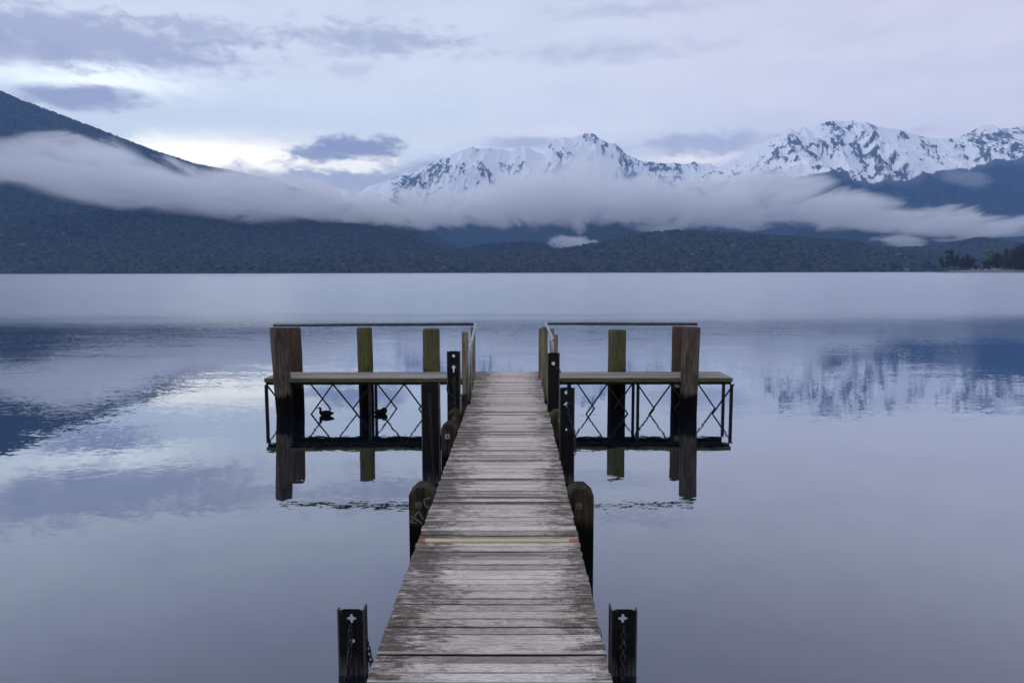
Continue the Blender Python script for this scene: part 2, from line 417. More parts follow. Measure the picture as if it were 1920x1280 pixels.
def pile_mat(name, top, stain, k, wet=.38, bandf=.45):
    """sawn or round timber standing in water, vertical grain, moss or stain patches, black below the wet line"""
    m, n = mat(name)
    p = n.add('ShaderNodeNewGeometry').outputs['Position']
    x, y, z = n.sep(p)
    rnd = n.add('ShaderNodeObjectInfo').outputs['Random']
    off = n.m('MULTIPLY', rnd, 50)
    g = n.noise(n.xyz(n.m('MULTIPLY', x, 55), n.m('MULTIPLY', y, 55), n.m('MULTIPLY_ADD', z, 2.2, off)), 1.0, 5, .65)
    bl = n.noise(n.xyz(n.m('MULTIPLY', x, 9), n.m('MULTIPLY', y, 9), n.m('MULTIPLY_ADD', z, 2.5, off)), 1.0, 5, .65)
    c = n.mix(n.rng(g, .3, .68), tuple(v * .28 for v in top) + (1,), tuple(v * 1.35 for v in top) + (1,))
    c = n.mix(n.rng(bl, .45, .6, 0, k), c, n.mix(n.rng(g, .3, .7), tuple(v * .5 for v in stain) + (1,), tuple(v * 1.3 for v in stain) + (1,)))
    wl = n.m('ADD', z, n.m('MULTIPLY', n.m('SUBTRACT', bl, .5), bandf))
    c = n.mix(n.rng(wl, wet - .04, wet + .06, 1, 0), c, (.004, .0042, .004, 1))
    b = n.add('ShaderNodeBsdfPrincipled', {'Base Color': c, 'Roughness': .85, 'Specular IOR Level': .06, 'Normal': bump(n, g, 1.0, .02)})
    out(n, b.outputs[0]); return m
M_PILE_GREY = pile_mat('grey_brown_pile', (.118, .095, .080), (.035, .029, .025), .6)
M_PILE_RED = pile_mat('reddish_pile', (.085, .064, .052), (.095, .042, .031), .5, .66)
M_PILE_MOSS = pile_mat('mossy_pile', (.095, .092, .055), (.105, .12, .026), .8, .66)
M_PILE_DARK = pile_mat('dark_stained_pile', (.06, .05, .036), (.012, .012, .01), .75, .40, .3)
M_PILE_OLIVE = pile_mat('olive_brown_pile', (.07, .065, .045), (.05, .05, .022), .7, .4, .3)
M_FLANGE = simple('lit_flange_steel', (.055, .052, .058), .5, var=.35, scale=12)  # post steel lightened to paint in light on flange faces and top edges
M_POST = pile_mat('pale_rail_post', (.24, .20, .14), (.10, .10, .06), .5, .5, .2)
M_EDGE = simple('mossy_edge_board', (.06, .065, .025), .8, var=.6, scale=3, stretch=(1, 1, 6))
M_STEEL = simple('black_steel', (.007, .007, .008), .55, var=.4, scale=14, spec=.08)
def steel_mat():
    m, n = mat('black_coated_steel')
    p = n.add('ShaderNodeNewGeometry').outputs['Position']
    x, y, z = n.sep(p)
    f = n.noise(n.xyz(n.m('MULTIPLY', x, 22), n.m('MULTIPLY', y, 22), n.m('MULTIPLY', z, 9)), 1.0, 6, .7)
    g = n.noise(n.xyz(n.m('MULTIPLY', x, 60), n.m('MULTIPLY', y, 60), n.m('MULTIPLY', z, 4)), 1.0, 3, .6)
    c = n.mix(n.rng(f, .3, .7), (.004, .004, .0045, 1), (.009, .009, .010, 1))
    c = n.mix(n.rng(f, .62, .70, 0, .9), c, (.085, .06, .042, 1))
    c = n.mix(n.m('MULTIPLY', n.rng(z, .02, .16, 1, 0), n.rng(g, .4, .6)), c, (.07, .072, .075, 1))
    out(n, n.add('ShaderNodeBsdfPrincipled', {'Base Color': c, 'Roughness': .6, 'Specular IOR Level': .12, 'Normal': bump(n, f, .4, .004)}).outputs[0]); return m
M_STEEL = steel_mat()
M_STEEL2 = simple('worn_black_steel', (.010, .010, .011), .45, var=.7, scale=6, spec=.12)
M_CHAIN = simple('chain_steel', (.04, .04, .044), .4, .6, var=.4, scale=30)
M_GALV = simple('galvanised_pipe', (.30, .33, .37), .35, .85, var=.3, scale=20)
M_PIPE = simple('dark_pipe', (.055, .06, .068), .45, .7, var=.4, scale=12)
M_RUST = simple('rusty_plate', (.11, .085, .065), .7, .3, var=.5, scale=30)
M_ZINC = simple('zinc_plate', (.30, .32, .35), .4, .6, var=.25, scale=30)
M_NEWWOOD = simple('new_pine_board', (.44, .37, .22), .7, var=.14, scale=3, stretch=(1, 12, 1))
M_ORANGE = simple('orange_paint', (.26, .085, .045), .7, var=.5, scale=25)
M_SOFTWOOD = simple('orange_worn_board', (.42, .30, .20), .7, var=.25, scale=3, stretch=(1, 14, 1))
M_PAINT = simple('pale_paint_marks', (.14, .135, .11), .8, var=.3, scale=20)
M_WHITEP = simple('off_white_cap', (.55, .54, .50), .6, var=.1)

# ------------------------------------------------------------------ water and ground
wx = 42000
lake = np_mesh('lake', [(-wx, -9, 0), (wx, -9, 0), (wx, wx, 0), (-wx, wx, 0)], np.array([[0, 1, 2, 3]]), M_WATER)
tag(lake, kind='structure')
M_SHORE = simple('shore_gravel', (.22, .20, .18), .9, var=.35, scale=3)
M_GRASS = simple('short_grass', (.06, .08, .03), .95, var=.4, scale=2)
# the bank the jetty starts from, behind the camera
bx = np.linspace(-300, 300, 61); by = np.linspace(-9, -220, 40)
gx, gy = np.meshgrid(bx, by)
gz = np.minimum((-gy - 9) * .09, 1.6) - .05 + fbm(gx * .1, gy * .1, 3, 5) * .3 * np.clip((-gy - 9) / 5, 0, 1)
idx = np.arange(gx.size).reshape(gx.shape)
fc = np.stack([idx[:-1, :-1], idx[:-1, 1:], idx[1:, 1:], idx[1:, :-1]], -1).reshape(-1, 4)
tag(np_mesh('shore', np.stack([gx, gy, gz], -1).reshape(-1, 3), fc, M_SHORE, smooth=True), kind='structure')

# ------------------------------------------------------------------ hills and mountains
def ridge(name, crest_px, Yc, Y0, Yb, mat_, dx, dy, seed, tree=0.0, rough=.10, jag=0.0, prof=.9, snow=None, cell=15, kind='structure', sc=1.0):
    pts = [at_y(px, py, Yc) for px, py in crest_px]
    xs = np.array([p.x for p in pts]); zs = np.array([p.z for p in pts])
    X = np.arange(xs[0], xs[-1], dx); Yf = np.arange(Y0, Yc, dy); Yr = np.arange(Yc, Yb, dy * 3)
    Y = np.concatenate([Yf, Yr]); gx, gy = np.meshgrid(X, Y)
    crest = np.interp(gx, xs, zs)
    if jag: crest = crest + (ridged(gx / (420 * sc), gx * 0 + 3.3, 5, seed + 50) - .45) * jag
    v = np.clip((gy - Y0) / (Yc - Y0), 0, 1); back = np.clip((gy - Yc) / (Yb - Yc), 0, 1)
    env = v * (1 - v ** 3)
    wob = fbm(gx / 900, gy / 900, 3, seed + 9)
    shape = v ** prof
    L = (Yc - Y0)
    if snow:
        ux, uy = gx / sc, gy / sc
        wx_ = ux + (fbm(ux / 1400, uy / 1400, 3, seed + 3) - .5) * 1800
        r1 = ridged(wx_ / 1500, uy / 3600, 4, seed, .5)
        r2 = ridged(ux / 560 + wob, uy / 900, 5, seed + 20, .6)
        r3 = ridged((ux + (fbm(ux / 400, uy / 400, 3, seed + 34) - .5) * 400) / 170, uy / 300, 5, seed + 33, .62)
        z = crest * shape + crest * env * ((r1 - .55) * .42 + (r2 - .5) * .24) + (r3 - .4) * crest * .07 * np.clip(v * 2, 0, 1) * (1 - .85 * v)
    else:
        r1 = ridged((gx + wob * 500) / 900, gy / 1500, 4, seed, .5)
        z = crest * shape + crest * env * ((r1 - .5) * rough * 2.2 + (fbm(gx / 260, gy / 260, 4, seed + 4) - .5) * rough)
    z = z * (1 - back) ** .8
    attrs = {}
    if tree:
        ch, idn = crowns(gx, gy, cell, seed + 7)
        z = z + ch * tree * np.clip(v * 30, .25, 1)
        if not snow: attrs['tint'] = idn; attrs['crown'] = ch
    if snow:
        gzx = np.gradient(z, X, axis=1); gzy = np.gradient(z, Y, axis=0)
        slope = np.sqrt(gzx ** 2 + gzy ** 2)
        line, soft = snow(gx)
        nz = fbm(ux / 260, uy / 420, 5, seed + 71) - .5; nz2 = fbm(ux / 40, uy / 70, 4, seed + 80) - .5
        spur = (r1 - .5)
        wq = (fbm(ux / 330, uy / 330, 4, seed + 95) - .5) * 420
        streak = ridged((ux + wq) / 120, (uy + wq * .5) / 240, 5, seed + 90, .7)
        near_crest = np.clip(v * 1.4 - .65, 0, 1) * (1 - back)
        rocky = np.clip(.36 + (fbm(ux / 420, uy / 560, 4, seed + 70) - .5) * 3.2 + near_crest * .25 + np.clip(slope - 1.0, -.4, .6) * .5, 0, 1.1)
        k = .93 - rocky * (streak * 1.0 + .16) - (r3 - .42) * .35 + nz2 * .75
        low = (z - line + (spur * -260 + nz * 160) * sc) / (soft * sc)
        s = np.minimum(k, .5 + low)
        attrs['snow'] = np.clip(s, -1, 1.5)
        attrs['tree'] = np.clip(-(z - line + (60 - spur * 260 + nz * 160) * sc) / 60, 0, 1)
    co = np.stack([gx, gy, z - 4], -1).reshape(-1, 3)
    idx = np.arange(gx.size).reshape(gx.shape)
    fc = np.stack([idx[:-1, :-1], idx[:-1, 1:], idx[1:, 1:], idx[1:, :-1]], -1).reshape(-1, 4)
    o = np_mesh(name, co, fc, mat_, attrs, smooth=bool(snow))
    tag(o, kind=kind); return o

ridge('forested_mountain', [(-700, -90), (-300, 60), (0, 172), (30, 186), (80, 205), (160, 235), (230, 262), (300, 288), (370, 310), (430, 322), (500, 338), (580, 362), (650, 385),
      (720, 402), (793, 428), (822, 446), (851, 464), (890, 480), (960, 500)], 6000, 3000, 8200, M_FOREST, 7.0, 7.0, 11, tree=25, rough=.26, prof=.93, cell=18)
near = [(-500, 470), (0, 478), (200, 476), (450, 472), (600, 462), (680, 460), (745, 463), (793, 471), (840, 479), (874, 482), (960, 477), (1045, 472), (1100, 462), (1132, 458), (1180, 444),
        (1229, 439), (1261, 436), (1300, 437), (1347, 440), (1447, 445), (1513, 450), (1580, 454), (1620, 461), (1647, 467), (1700, 473), (1800, 482), (1950, 494), (2100, 500)]
ridge('shore_forest', near, 3900, 2950, 4700, M_FOREST, 6.0, 5.0, 23, tree=26, rough=.30, prof=.8, cell=18)
ridge('hill', [(1500, 500), (1600, 478), (1660, 468), (1713, 464), (1763, 461), (1800, 453), (1822, 448), (1840, 447), (1862, 450), (1880, 452), (1920, 459), (2050, 450), (2300, 455)],
      4500, 3300, 5200, M_FOREST, 7.0, 8.0, 31, tree=18, rough=.08)
ridge('hill', [(780, 500), (840, 480), (861, 469), (906, 459), (954, 456), (987, 454), (1019, 458), (1042, 470), (1080, 484), (1130, 500)], 4900, 4300, 5400, M_FOREST, 7.5, 8.0, 37, tree=18, rough=.07)
ridge('hill', [(960, 500), (1020, 470), (1058, 441), (1083, 427), (1120, 421), (1164, 422), (1213, 430), (1260, 438), (1330, 445), (1430, 470), (1500, 495)], 6600, 5600, 7600, M_FAR_FOREST, 12, 12, 41, tree=18, rough=.08)
ridge('hill', [(1380, 490), (1493, 440), (1513, 428), (1560, 420), (1613, 414), (1680, 418), (1740, 432), (1800, 452), (1850, 470), (1950, 495)], 6600, 5600, 7600, M_FAR_FOREST, 12, 12, 43, tree=18, rough=.08)
ridge('forested_mountain', [(520, 440), (700, 395), (800, 385), (900, 398), (1000, 380), (1100, 392), (1200, 380), (1300, 395), (1400, 375), (1500, 395), (1600, 385), (1700, 420)],
      8800, 7200, 9800, M_FAR_FOREST, 18, 18, 47, tree=0.1, rough=.18)
def snowline(pts, Y, soft):
    P = [at_y(px, py, Y) for px, py in pts]
    a = np.array([p.x for p in P]); b = np.array([p.z for p in P])
    return lambda X: (np.interp(X, a, b), soft)
ridge('snowy_mountain', [(560, 420), (640, 385), (680, 356), (707, 344), (745, 329), (767, 330), (790, 313), (819, 300), (841, 294), (854, 284), (866, 279), (880, 274), (900, 277), (919, 276), (938, 280),
      (954, 281), (971, 275), (990, 274), (1005, 281), (1019, 285), (1028, 272), (1035, 261), (1058, 255), (1071, 260), (1088, 254), (1103, 248), (1114, 252), (1126, 260), (1155, 269), (1174, 287), (1203, 300), (1229, 305),
      (1250, 308), (1264, 305), (1281, 307), (1300, 301), (1320, 305), (1345, 312), (1420, 330), (1520, 360)],
      11500, 9000, 12400, M_SNOW, 6, 6.5, 61, jag=48, sc=.68, prof=1.0, snow=snowline([(500, 372), (2500, 372)], 10200, 240), tree=0)
ridge('snowy_mountain', [(1180, 420), (1260, 372), (1310, 335), (1350, 310), (1370, 298), (1407, 280), (1440, 260), (1465, 247), (1480, 238), (1493, 244), (1507, 236), (1520, 243), (1533, 232), (1550, 229), (1567, 225),
      (1582, 227), (1597, 224), (1615, 229), (1633, 231), (1663, 240), (1697, 247), (1727, 255), (1757, 260), (1790, 259), (1813, 250), (1830, 240), (1843, 234), (1860, 234), (1875, 239), (1893, 239), (1920, 236), (2000, 232), (2200, 250)],
      10000, 6700, 11500, M_SNOW, 6, 6.5, 71, jag=31, sc=.69, prof=1.0,
      snow=snowline([(1100, 335), (1300, 332), (1450, 330), (1600, 332), (1700, 328), (1760, 312), (1830, 300), (1920, 292), (2100, 290)], 8900, 70), tree=0)

# ------------------------------------------------------------------ low cloud
def fog_obj(name, lo, hi, shape, dens, anis=.0, label=None, step=1.0, col=(.96, .974, 1.0)):
    m, n = mat(name + '_vapour')
    p = n.add('ShaderNodeNewGeometry').outputs['Position']
    k = shape(n, p)
    vol = n.add('ShaderNodeVolumePrincipled', {'Color': col + (1,), 'Density': n.m('MULTIPLY', k, dens), 'Anisotropy': anis})
    out(n, None, vol.outputs[0])
    m.cycles.volume_step_rate = step
    v = [(x, y, z) for x in (lo[0], hi[0]) for y in (lo[1], hi[1]) for z in (lo[2], hi[2])]
    f = np.array([(0, 1, 3, 2), (4, 6, 7, 5), (0, 4, 5, 1), (2, 3, 7, 6), (0, 2, 6, 4), (1, 5, 7, 3)])
    o = np_mesh(name, v, f, m); tag(o, label, 'cloud' if label else None, None, 'stuff'); return o
YF = 5000
spine = [(-260, 312, 30, 3850), (-60, 316, 20, 3900), (20, 314, 20, 3900), (90, 324, 32, 3950), (160, 322, 60, 4000), (220, 338, 64, 4000), (300, 354, 60, 4100), (400, 366, 54, 4200), (500, 376, 50, 4300), (620, 388, 46, 4450),
         (750, 398, 40, 4650), (880, 396, 44, 4900), (980, 384, 58, 5000), (1080, 370, 74, 5000), (1180, 384, 54, 5000), (1300, 388, 56, 5000), (1400, 384, 60, 5000), (1490, 392, 54, 5000), (1560, 406, 34, 5000), (1640, 413, 29, 5000),
         (1720, 421, 24, 5000), (1790, 434, 16, 5000), (1840, 447, 5, 5000), (1860, 452, 1, 5000)]
sp = []
for px, py, h, Y in spine:
    if px > 600: py -= 5; h *= .86
    c = at_y(px, py, Y); t = at_y(px, py - h, Y); sp.append((c.x, c.z, t.z - c.z, Y))
def bank(n, p):
    x, y, z = n.sep(p)
    zc = n.curve(x, [(a[0], a[1]) for a in sp]); th = n.curve(x, [(a[0], a[2]) for a in sp]); yc = n.curve(x, [(a[0], a[3]) for a in sp])
    nz = n.noise(n.v('MULTIPLY', p, (.0042, .0010, .0068)), 1.0, 8, .66, .9)
    lump = n.noise(n.xyz(n.m('MULTIPLY', x, .0013), 0.0, 2.0), 1.0, 3, .6)
    th = n.m('MULTIPLY', th, n.rng(lump, .3, .7, .72, 1.28))
    w = n.m('DIVIDE', n.m('SUBTRACT', z, zc), th)
    # flat belly, billowing top
    w2 = n.m('MULTIPLY', w, w)
    q = n.m('DIVIDE', n.m('SUBTRACT', y, yc), 560.0); q = n.m('MULTIPLY', q, q)
    up = n.m('MULTIPLY', n.rng(w, -.9, .5, 2.0, 5.4), n.rng(x, 1000, 3200, 1.0, 1.6))
    k = n.m('ADD', n.m('SUBTRACT', n.m('SUBTRACT', 1.0, w2), n.m('MULTIPLY', q, q)), n.m('MULTIPLY', n.m('SUBTRACT', nz, .5), n.m('MULTIPLY', up, 1.3)))
    return n.m('POWER', n.rng(k, .0, .85, 0, 1, smooth=True), 1.3)
fog_obj('fog_bank', (sp[0][0], 3280, 120), (sp[-1][0], YF + 620, 1080), bank, .0048, step=.3)
def puff(px, py, rx, ry, Y, dens, tilt=0.0, seed=0.0, amp=2.2, depth=.8):
    c = at_y(px, py, Y); s = Y / FP; RX = rx * s; RZ = ry * s; RY = RX * depth
    def sh(n, p):
        x, y, z = n.sep(p)
        u = n.m('DIVIDE', n.m('SUBTRACT', x, c.x), RX)
        w = n.m('DIVIDE', n.m('SUBTRACT', n.m('SUBTRACT', z, c.z), n.m('MULTIPLY', n.m('SUBTRACT', x, c.x), tilt)), RZ)
        q = n.m('DIVIDE', n.m('SUBTRACT', y, c.y), RY)
        r = n.m('ADD', n.m('ADD', n.m('MULTIPLY', u, u), n.m('MULTIPLY', w, w)), n.m('MULTIPLY', q, q))
        nz = n.noise(n.v('ADD', n.v('MULTIPLY', p, (1.7 / RX, .4 / RX, 1.1 / RZ)), (seed, seed, 0)), 1.0, 5, .62, .5)
        k = n.m('ADD', n.m('SUBTRACT', .75, r), n.m('MULTIPLY', n.m('SUBTRACT', nz, .5), amp))
        return n.rng(k, 0, .8, 0, 1, smooth=True)
    e = RZ * 1.25 + abs(tilt) * RX
    fog_obj('fog', (c.x - RX * 1.25, c.y - RY * 1.2, c.z - e), (c.x + RX * 1.25, c.y + RY * 1.2, c.z + e), sh, dens, step=1.2)
puff(1080, 458, 62, 20, 5350, .012, -.12, 1)
puff(1690, 452, 70, 17, 5300, .009, 0, 2)
puff(1905, 420, 90, 20, 6900, .004, .22, 3)
puff(1475, 345, 130, 24, 6900, .005, 0, 4)
puff(1810, 335, 60, 22, 6900, .0014, -.3, 5)
puff(1640, 375, 70, 22, 6900, .0012, 0, 6)
puff(1240, 430, 80, 16, 5300, .004, -.1, 7)

# ------------------------------------------------------------------ haze
m, n = mat('air_haze')
hv = n.add('ShaderNodeVolumePrincipled', {'Color': (.24, .49, 1.0, 1), 'Density': 4.5e-5, 'Anisotropy': 0.0})
out(n, None, hv.outputs[0])
hz = (-9500, 11000, -300, 12700, -6, 2350)
v = [(x, y, z) for x in hz[0:2] for y in hz[2:4] for z in hz[4:6]]
tag(np_mesh('haze', v, np.array([(0, 1, 3, 2), (4, 6, 7, 5), (0, 4, 5, 1), (2, 3, 7, 6), (0, 2, 6, 4), (1, 5, 7, 3)]), m), kind='stuff')

# ------------------------------------------------------------------ jetty
ZD = .72
jetty = empty('jetty', (0, 8, 0))
tag(jetty, 'long narrow wooden jetty of weathered grey boards leading out over the lake', 'jetty')
def edge_line(a, b):
    p, q = at_z(*a, ZD), at_z(*b, ZD); k = (q.x - p.x) / (q.y - p.y)
    return lambda y: p.x + (y - p.y) * k
eL = edge_line((703, 1235), (878, 757)); eR = edge_line((1137, 1235), (1026, 762))
fL = edge_line((882.5, 754), (890, 712)); fR = edge_line((1021, 754), (1016, 712))
Y_KINK = at_z(950, 757, ZD).y; Y_TF = at_z(950, 709, ZD).y; Y_TB = at_z(950, 697, ZD).y
Y_PALE = at_z(920, 1012.5, ZD).y; Y_ORG = at_z(950, 733, ZD).y
deck = MB(); crn = []
def off(o, p=jetty):
    o.matrix_parent_inverse = Matrix.Translation(-Vector(p.location)); return o
y = .6; k = 0
specials = []
while y < Y_TB - .02:
    w = random.choice((.070, .078, .086, .092, .10, .118))
    L, R_ = (eL, eR) if y < Y_KINK - .05 else (fL, fR)
    isp = (y <= Y_PALE < y + w); iso = (y <= Y_ORG < y + w)
    if isp: w = .078
    if iso: w = .09
    if y + w > Y_TB: w = Y_TB - y
    gap = random.choice((.004, .006, .007, .009)) * (1 + y * .07) if random.random() > .10 else .016 * (1 + y * .05)
    dz = random.uniform(-.006, .006) + (.012 if y > Y_KINK else 0)
    jl, jr = random.uniform(-.009, .004), random.uniform(-.004, .009)
    if isp or iso: specials.append((y, w - gap, dz, iso))
    else:
        # slightly cupped board, cut in short lengths so that its arris is not ruler-straight
        x0, x1 = L(y) + jl, R_(y) + jr; NS = 14; rows = []
        for i in range(NS + 1):
            x = x0 + (x1 - x0) * i / NS
            sag = -.004 * math.sin(math.pi * i / NS)
            a = random.uniform(-.0012, .0012); b = random.uniform(-.0012, .0012)
            ch = .006
            mw = y + a + (w - gap) * .92; crn.extend([0, 0, .06, .86, 1, 1, 1])
            prof_ = [(y + a, -.04), (y + a, -ch), (y + a + ch * .6, 0), (mw, 0), (y + w - gap + b - ch * .3, -.001), (y + w - gap + b, -ch), (y + w - gap + b, -.04)]
            rows.append([deck.bm.verts.new((x, q[0], ZD + dz + sag + q[1])) for q in prof_])
        for A, Bq in zip(rows, rows[1:]):
            for j in range(7): deck.bm.faces.new((A[j], A[(j + 1) % 7], Bq[(j + 1) % 7], Bq[j]))
        deck.bm.faces.new(rows[0][::-1]); deck.bm.faces.new(rows[-1])
    y += w; k += 1
dk = off(deck.done('deck', M_DECK, jetty))
at_ = dk.data.attributes.new('across', 'FLOAT', 'POINT'); at_.data.foreach_set('value', crn)
for (yy, w, dz, iso) in specials:
    L, R_ = (eL, eR) if yy < Y_KINK else (fL, fR)
    x0, x1 = L(yy), R_(yy)
    b = MB()
    if iso:
        b.box(x0, x1, yy, yy + w, ZD - .04 + dz, ZD + dz + .001)
        o = off(b.done('board', M_SOFTWOOD, jetty, bevel=.003)); o['label'] = 'orange tinted board near the far end'
    else:
        b.box(x0 + .052, x1 - .072, yy, yy + w, ZD - .04 + dz, ZD + dz + .003)
        o = off(b.done('board', M_NEWWOOD, jetty, bevel=.003)); o['label'] = 'pale yellow replacement board with orange ends'
        for a_, b_ in ((x0, x0 + .050), (x1 - .070, x1)):
            c_ = MB(); c_.box(a_, b_, yy - .004, yy + w - .004, ZD - .04 + dz, ZD + dz + .001)
            q = c_.done('painted_end', M_ORANGE, None, bevel=.002); q.parent = o; q['label'] = 'orange painted board end'
for xx in (-.66, -.16, .36):
    sb = MB(); sb.box(xx - .045, xx + .045, .65, Y_TF + .3, ZD - .22, ZD - .045); off(sb.done('stringer', M_PILE_DARK, jetty, bevel=.004))
for yy in (2.6, 4.6, 6.75, 9.3, 10.3, 11.5, 13.2):
    cb = MB(); cb.box(-.70 if yy != 9.3 else -.96, .42, yy - .05, yy + .05, ZD - .40, ZD - .225); off(cb.done('cross_beam', M_PILE_DARK, jetty, bevel=.004))


# ------------------------------------------------------------------ timber piles beside the walkway (chamfered heads, bolt plates)
def walk_pile(xl, xr, Y, top, label, plate=None, m_=M_PILE_DARK, marks=False, zinc=False, dpt=.24):
    xc = (xl + xr) / 2
    root = empty('timber_pile', (xc, Y, 0)); tag(root, label, 'pile', 'squared timber piles along the walkway')
    w = (xr - xl); h = w / 2; c = w * .30
    b = MB()
    b.prism([(-h, -1.2), (h, -1.2), (h, top - c * .9), (h - c, top), (-h + c, top), (-h, top - c * .9)], 0, dpt)
    b.done('pile_shaft', m_, root, bevel=.008)
    if plate:
        px_, pz = plate; s_ = .045
        q = MB(); ang = random.uniform(.5, .9)
        poly = [(px_ + s_ * math.cos(ang + i * math.pi / 2), pz + s_ * math.sin(ang + i * math.pi / 2)) for i in range(4)]
        q.prism(poly, -.010, 0)
        pl = q.done('bolt_plate', M_ZINC if zinc else M_RUST, root, bevel=.001)
        r = MB(); r.prism([(px_ + .014 * math.cos(i * math.pi / 3), pz + .014 * math.sin(i * math.pi / 3)) for i in range(6)], -.028, -.010)
        r.done('bolt', M_RUST, pl)
    if marks:
        q = MB()
        def stroke(pts, w_):
            for (ax, az_), (bx_, bz) in zip(pts, pts[1:]):
                dx_, dz_ = bx_ - ax, bz - az_; l = math.hypot(dx_, dz_); nx, nz_ = -dz_ / l * w_, dx_ / l * w_
                q.prism([(ax + nx, az_ + nz_), (bx_ + nx, bz + nz_), (bx_ - nx, bz - nz_), (ax - nx, az_ - nz_)], -.002, 0)
        stroke([(-.11, top - .33), (-.03, top - .22), (.01, top - .30)], .007)
        stroke([(-.10, top - .27), (.0, top - .34)], .007)
        stroke([(-.11, top - .33), (-.05, top - .335)], .005)
        stroke([(.085, top - .09), (.02, top - .11), (.03, top - .17), (.08, top - .19)], .007)
        q.done('paint_scrawl', M_PAINT, root)['label'] = 'pale painted scrawl'
    return root
PM = lambda Y: FP / Y
walk_pile(-1.01, -.765, 6.48, .765, 'left timber pile with pale painted scrawl beside the pale yellow board', (-.03, .60), marks=True)
walk_pile(.470, .725, 6.48, .76, 'bare dark timber pile with one bolt plate right of the pale yellow board', (-.015, .59))
walk_pile(-.985, -.775, 9.12, .80, 'timber pile with clipped top standing beside the broad black post left of the walkway', (-.02, .64), zinc=True)
walk_pile(.485, .70, 9.95, .80, 'greenish timber pile with zinc bolt plate between the two black posts on the right', (.03, .67), M_PILE_OLIVE, zinc=True)
walk_pile(-.985, -.79, 10.0, .80, 'low timber pile at the foot of the far left black post', (.0, .69))
walk_pile(-.895, -.745, 11.35, .80, 'small dark timber pile below the foot of the left galvanised handrail', None)

# ------------------------------------------------------------------ black steel mooring posts with holes and chains
def circle_loop(cx, cz, r, n_=16): return [(cx + r * math.cos(2 * math.pi * i / n_), cz + r * math.sin(2 * math.pi * i / n_)) for i in range(n_)]
def cross_loop(cx, cz, s):
    a = []
    for i in range(4):
        t = i * math.pi / 2
        for du, dv in ((.40, .40), (.50, .30), (.88, .24), (1.0, 0), (.88, -.24), (.50, -.30)):
            c_, s_ = math.cos(t), math.sin(t)
            a.append((cx + s * (du * c_ - dv * s_), cz + s * (du * s_ + dv * c_)))
    # order around the centre
    a = sorted(set((round(p[0], 5), round(p[1], 5)) for p in a), key=lambda p: math.atan2(p[1] - cz, p[0] - cx))
    return a
def key_loop(cx, cz, r):
    pts = [(cx + r * math.cos(t), cz + r * math.sin(t)) for t in [math.radians(-60 + i * 300 / 14) for i in range(15)]]
    return pts + [(cx - r * .42, cz - r * 3.2), (cx + r * .42, cz - r * 3.2)]
def chain(mb, pts, L=.050, r=.0055, wdt=.030):
    """interlocking oval links along a polyline"""
    pts = [Vector(p) for p in pts]; path = [pts[0]]; step = L * .74
    for a, b in zip(pts, pts[1:]):
        nseg = max(1, int((b - a).length / .004))
        for i in range(1, nseg + 1): path.append(a.lerp(b, i / nseg))
    acc = 0; last = path[0]; i = 0; flip = False
    cur = path[0]
    for q in path[1:]:
        if (q - cur).length >= step:
            t = (q - cur).normalized(); c = (q + cur) / 2
            s1 = t.cross(Vector((0, 1, 0))).normalized() if abs(t.y) < .9 else Vector((1, 0, 0))
            s2 = t.cross(s1).normalized()
            side = (s1 * .9 + s2 * .43) if flip else (s2 * .9 - s1 * .43)
            flip = not flip
            loop = []
            hl = L / 2 - wdt / 2
            for a_ in range(14):
                th = 2 * math.pi * a_ / 14; ct, st = math.cos(th), math.sin(th)
                loop.append(c + t * (hl * (1 if ct > 0 else -1) * (1 if abs(ct) > .2 else 0) + ct * wdt / 2) + side * st * wdt / 2)
            mb.tube(loop, r, 6, closed=True)
            cur = q
def steel_post(xl, xr, Y, top, holes, label, flange, chains, m_=M_STEEL, notch=True, cap=None, link=.05, fm=None, inner=1):
    xc = (xl + xr) / 2; h = (xr - xl) / 2
    root = empty('mooring_post', (xc, Y, 0)); tag(root, label, 'steel post', 'black steel mooring posts beside the walkway')
    bm = bmesh.new()
    outer = [(-h, -1.3), (h, -1.3), (h, top - .012), (h * .62, top), (-h * .62, top), (-h, top - .012)]
    edges = []
    for lp in [outer] + holes:
        vs = [bm.verts.new((a, 0, b)) for a, b in lp]
        edges += [bm.edges.new((vs[i], vs[(i + 1) % len(vs)])) for i in range(len(vs))]
    bmesh.ops.triangle_fill(bm, use_beauty=True, use_dissolve=False, edges=edges)
    r = bmesh.ops.extrude_face_region(bm, geom=bm.faces[:])
    bmesh.ops.translate(bm, verts=[e for e in r['geom'] if isinstance(e, bmesh.types.BMVert)], vec=(0, .010, 0))
    mb = MB(); mb.bm.free(); mb.bm = bm
    web = mb.done('web', m_, root)
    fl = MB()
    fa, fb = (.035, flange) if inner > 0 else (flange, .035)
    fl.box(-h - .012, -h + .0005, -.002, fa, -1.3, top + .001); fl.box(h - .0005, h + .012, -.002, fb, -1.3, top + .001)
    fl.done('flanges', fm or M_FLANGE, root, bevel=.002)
    if chains:
        for cpts in chains:
            cm = MB(); chain(cm, cpts, link, link * .11, link * .6); cm.done('chain', M_CHAIN, root, smooth=True)
    if cap:
        q = MB(); q.prism(circle_loop(cap[0], cap[1], .026), -.014, 0); q.done('bolt_cap', M_WHITEP, root)
    return root
Y1 = at_z(968, 1267, 0).y
def xz(px, py, Y, cx=0.0): p = at_y(px, py, Y); return (p.x - cx, p.z)
xl, tz = xz(635, 1142, Y1); xr, _ = xz(680, 1142, Y1); cx = (xl + xr) / 2
H_ = lambda px, py, Y, c_: xz(px, py, Y, c_)
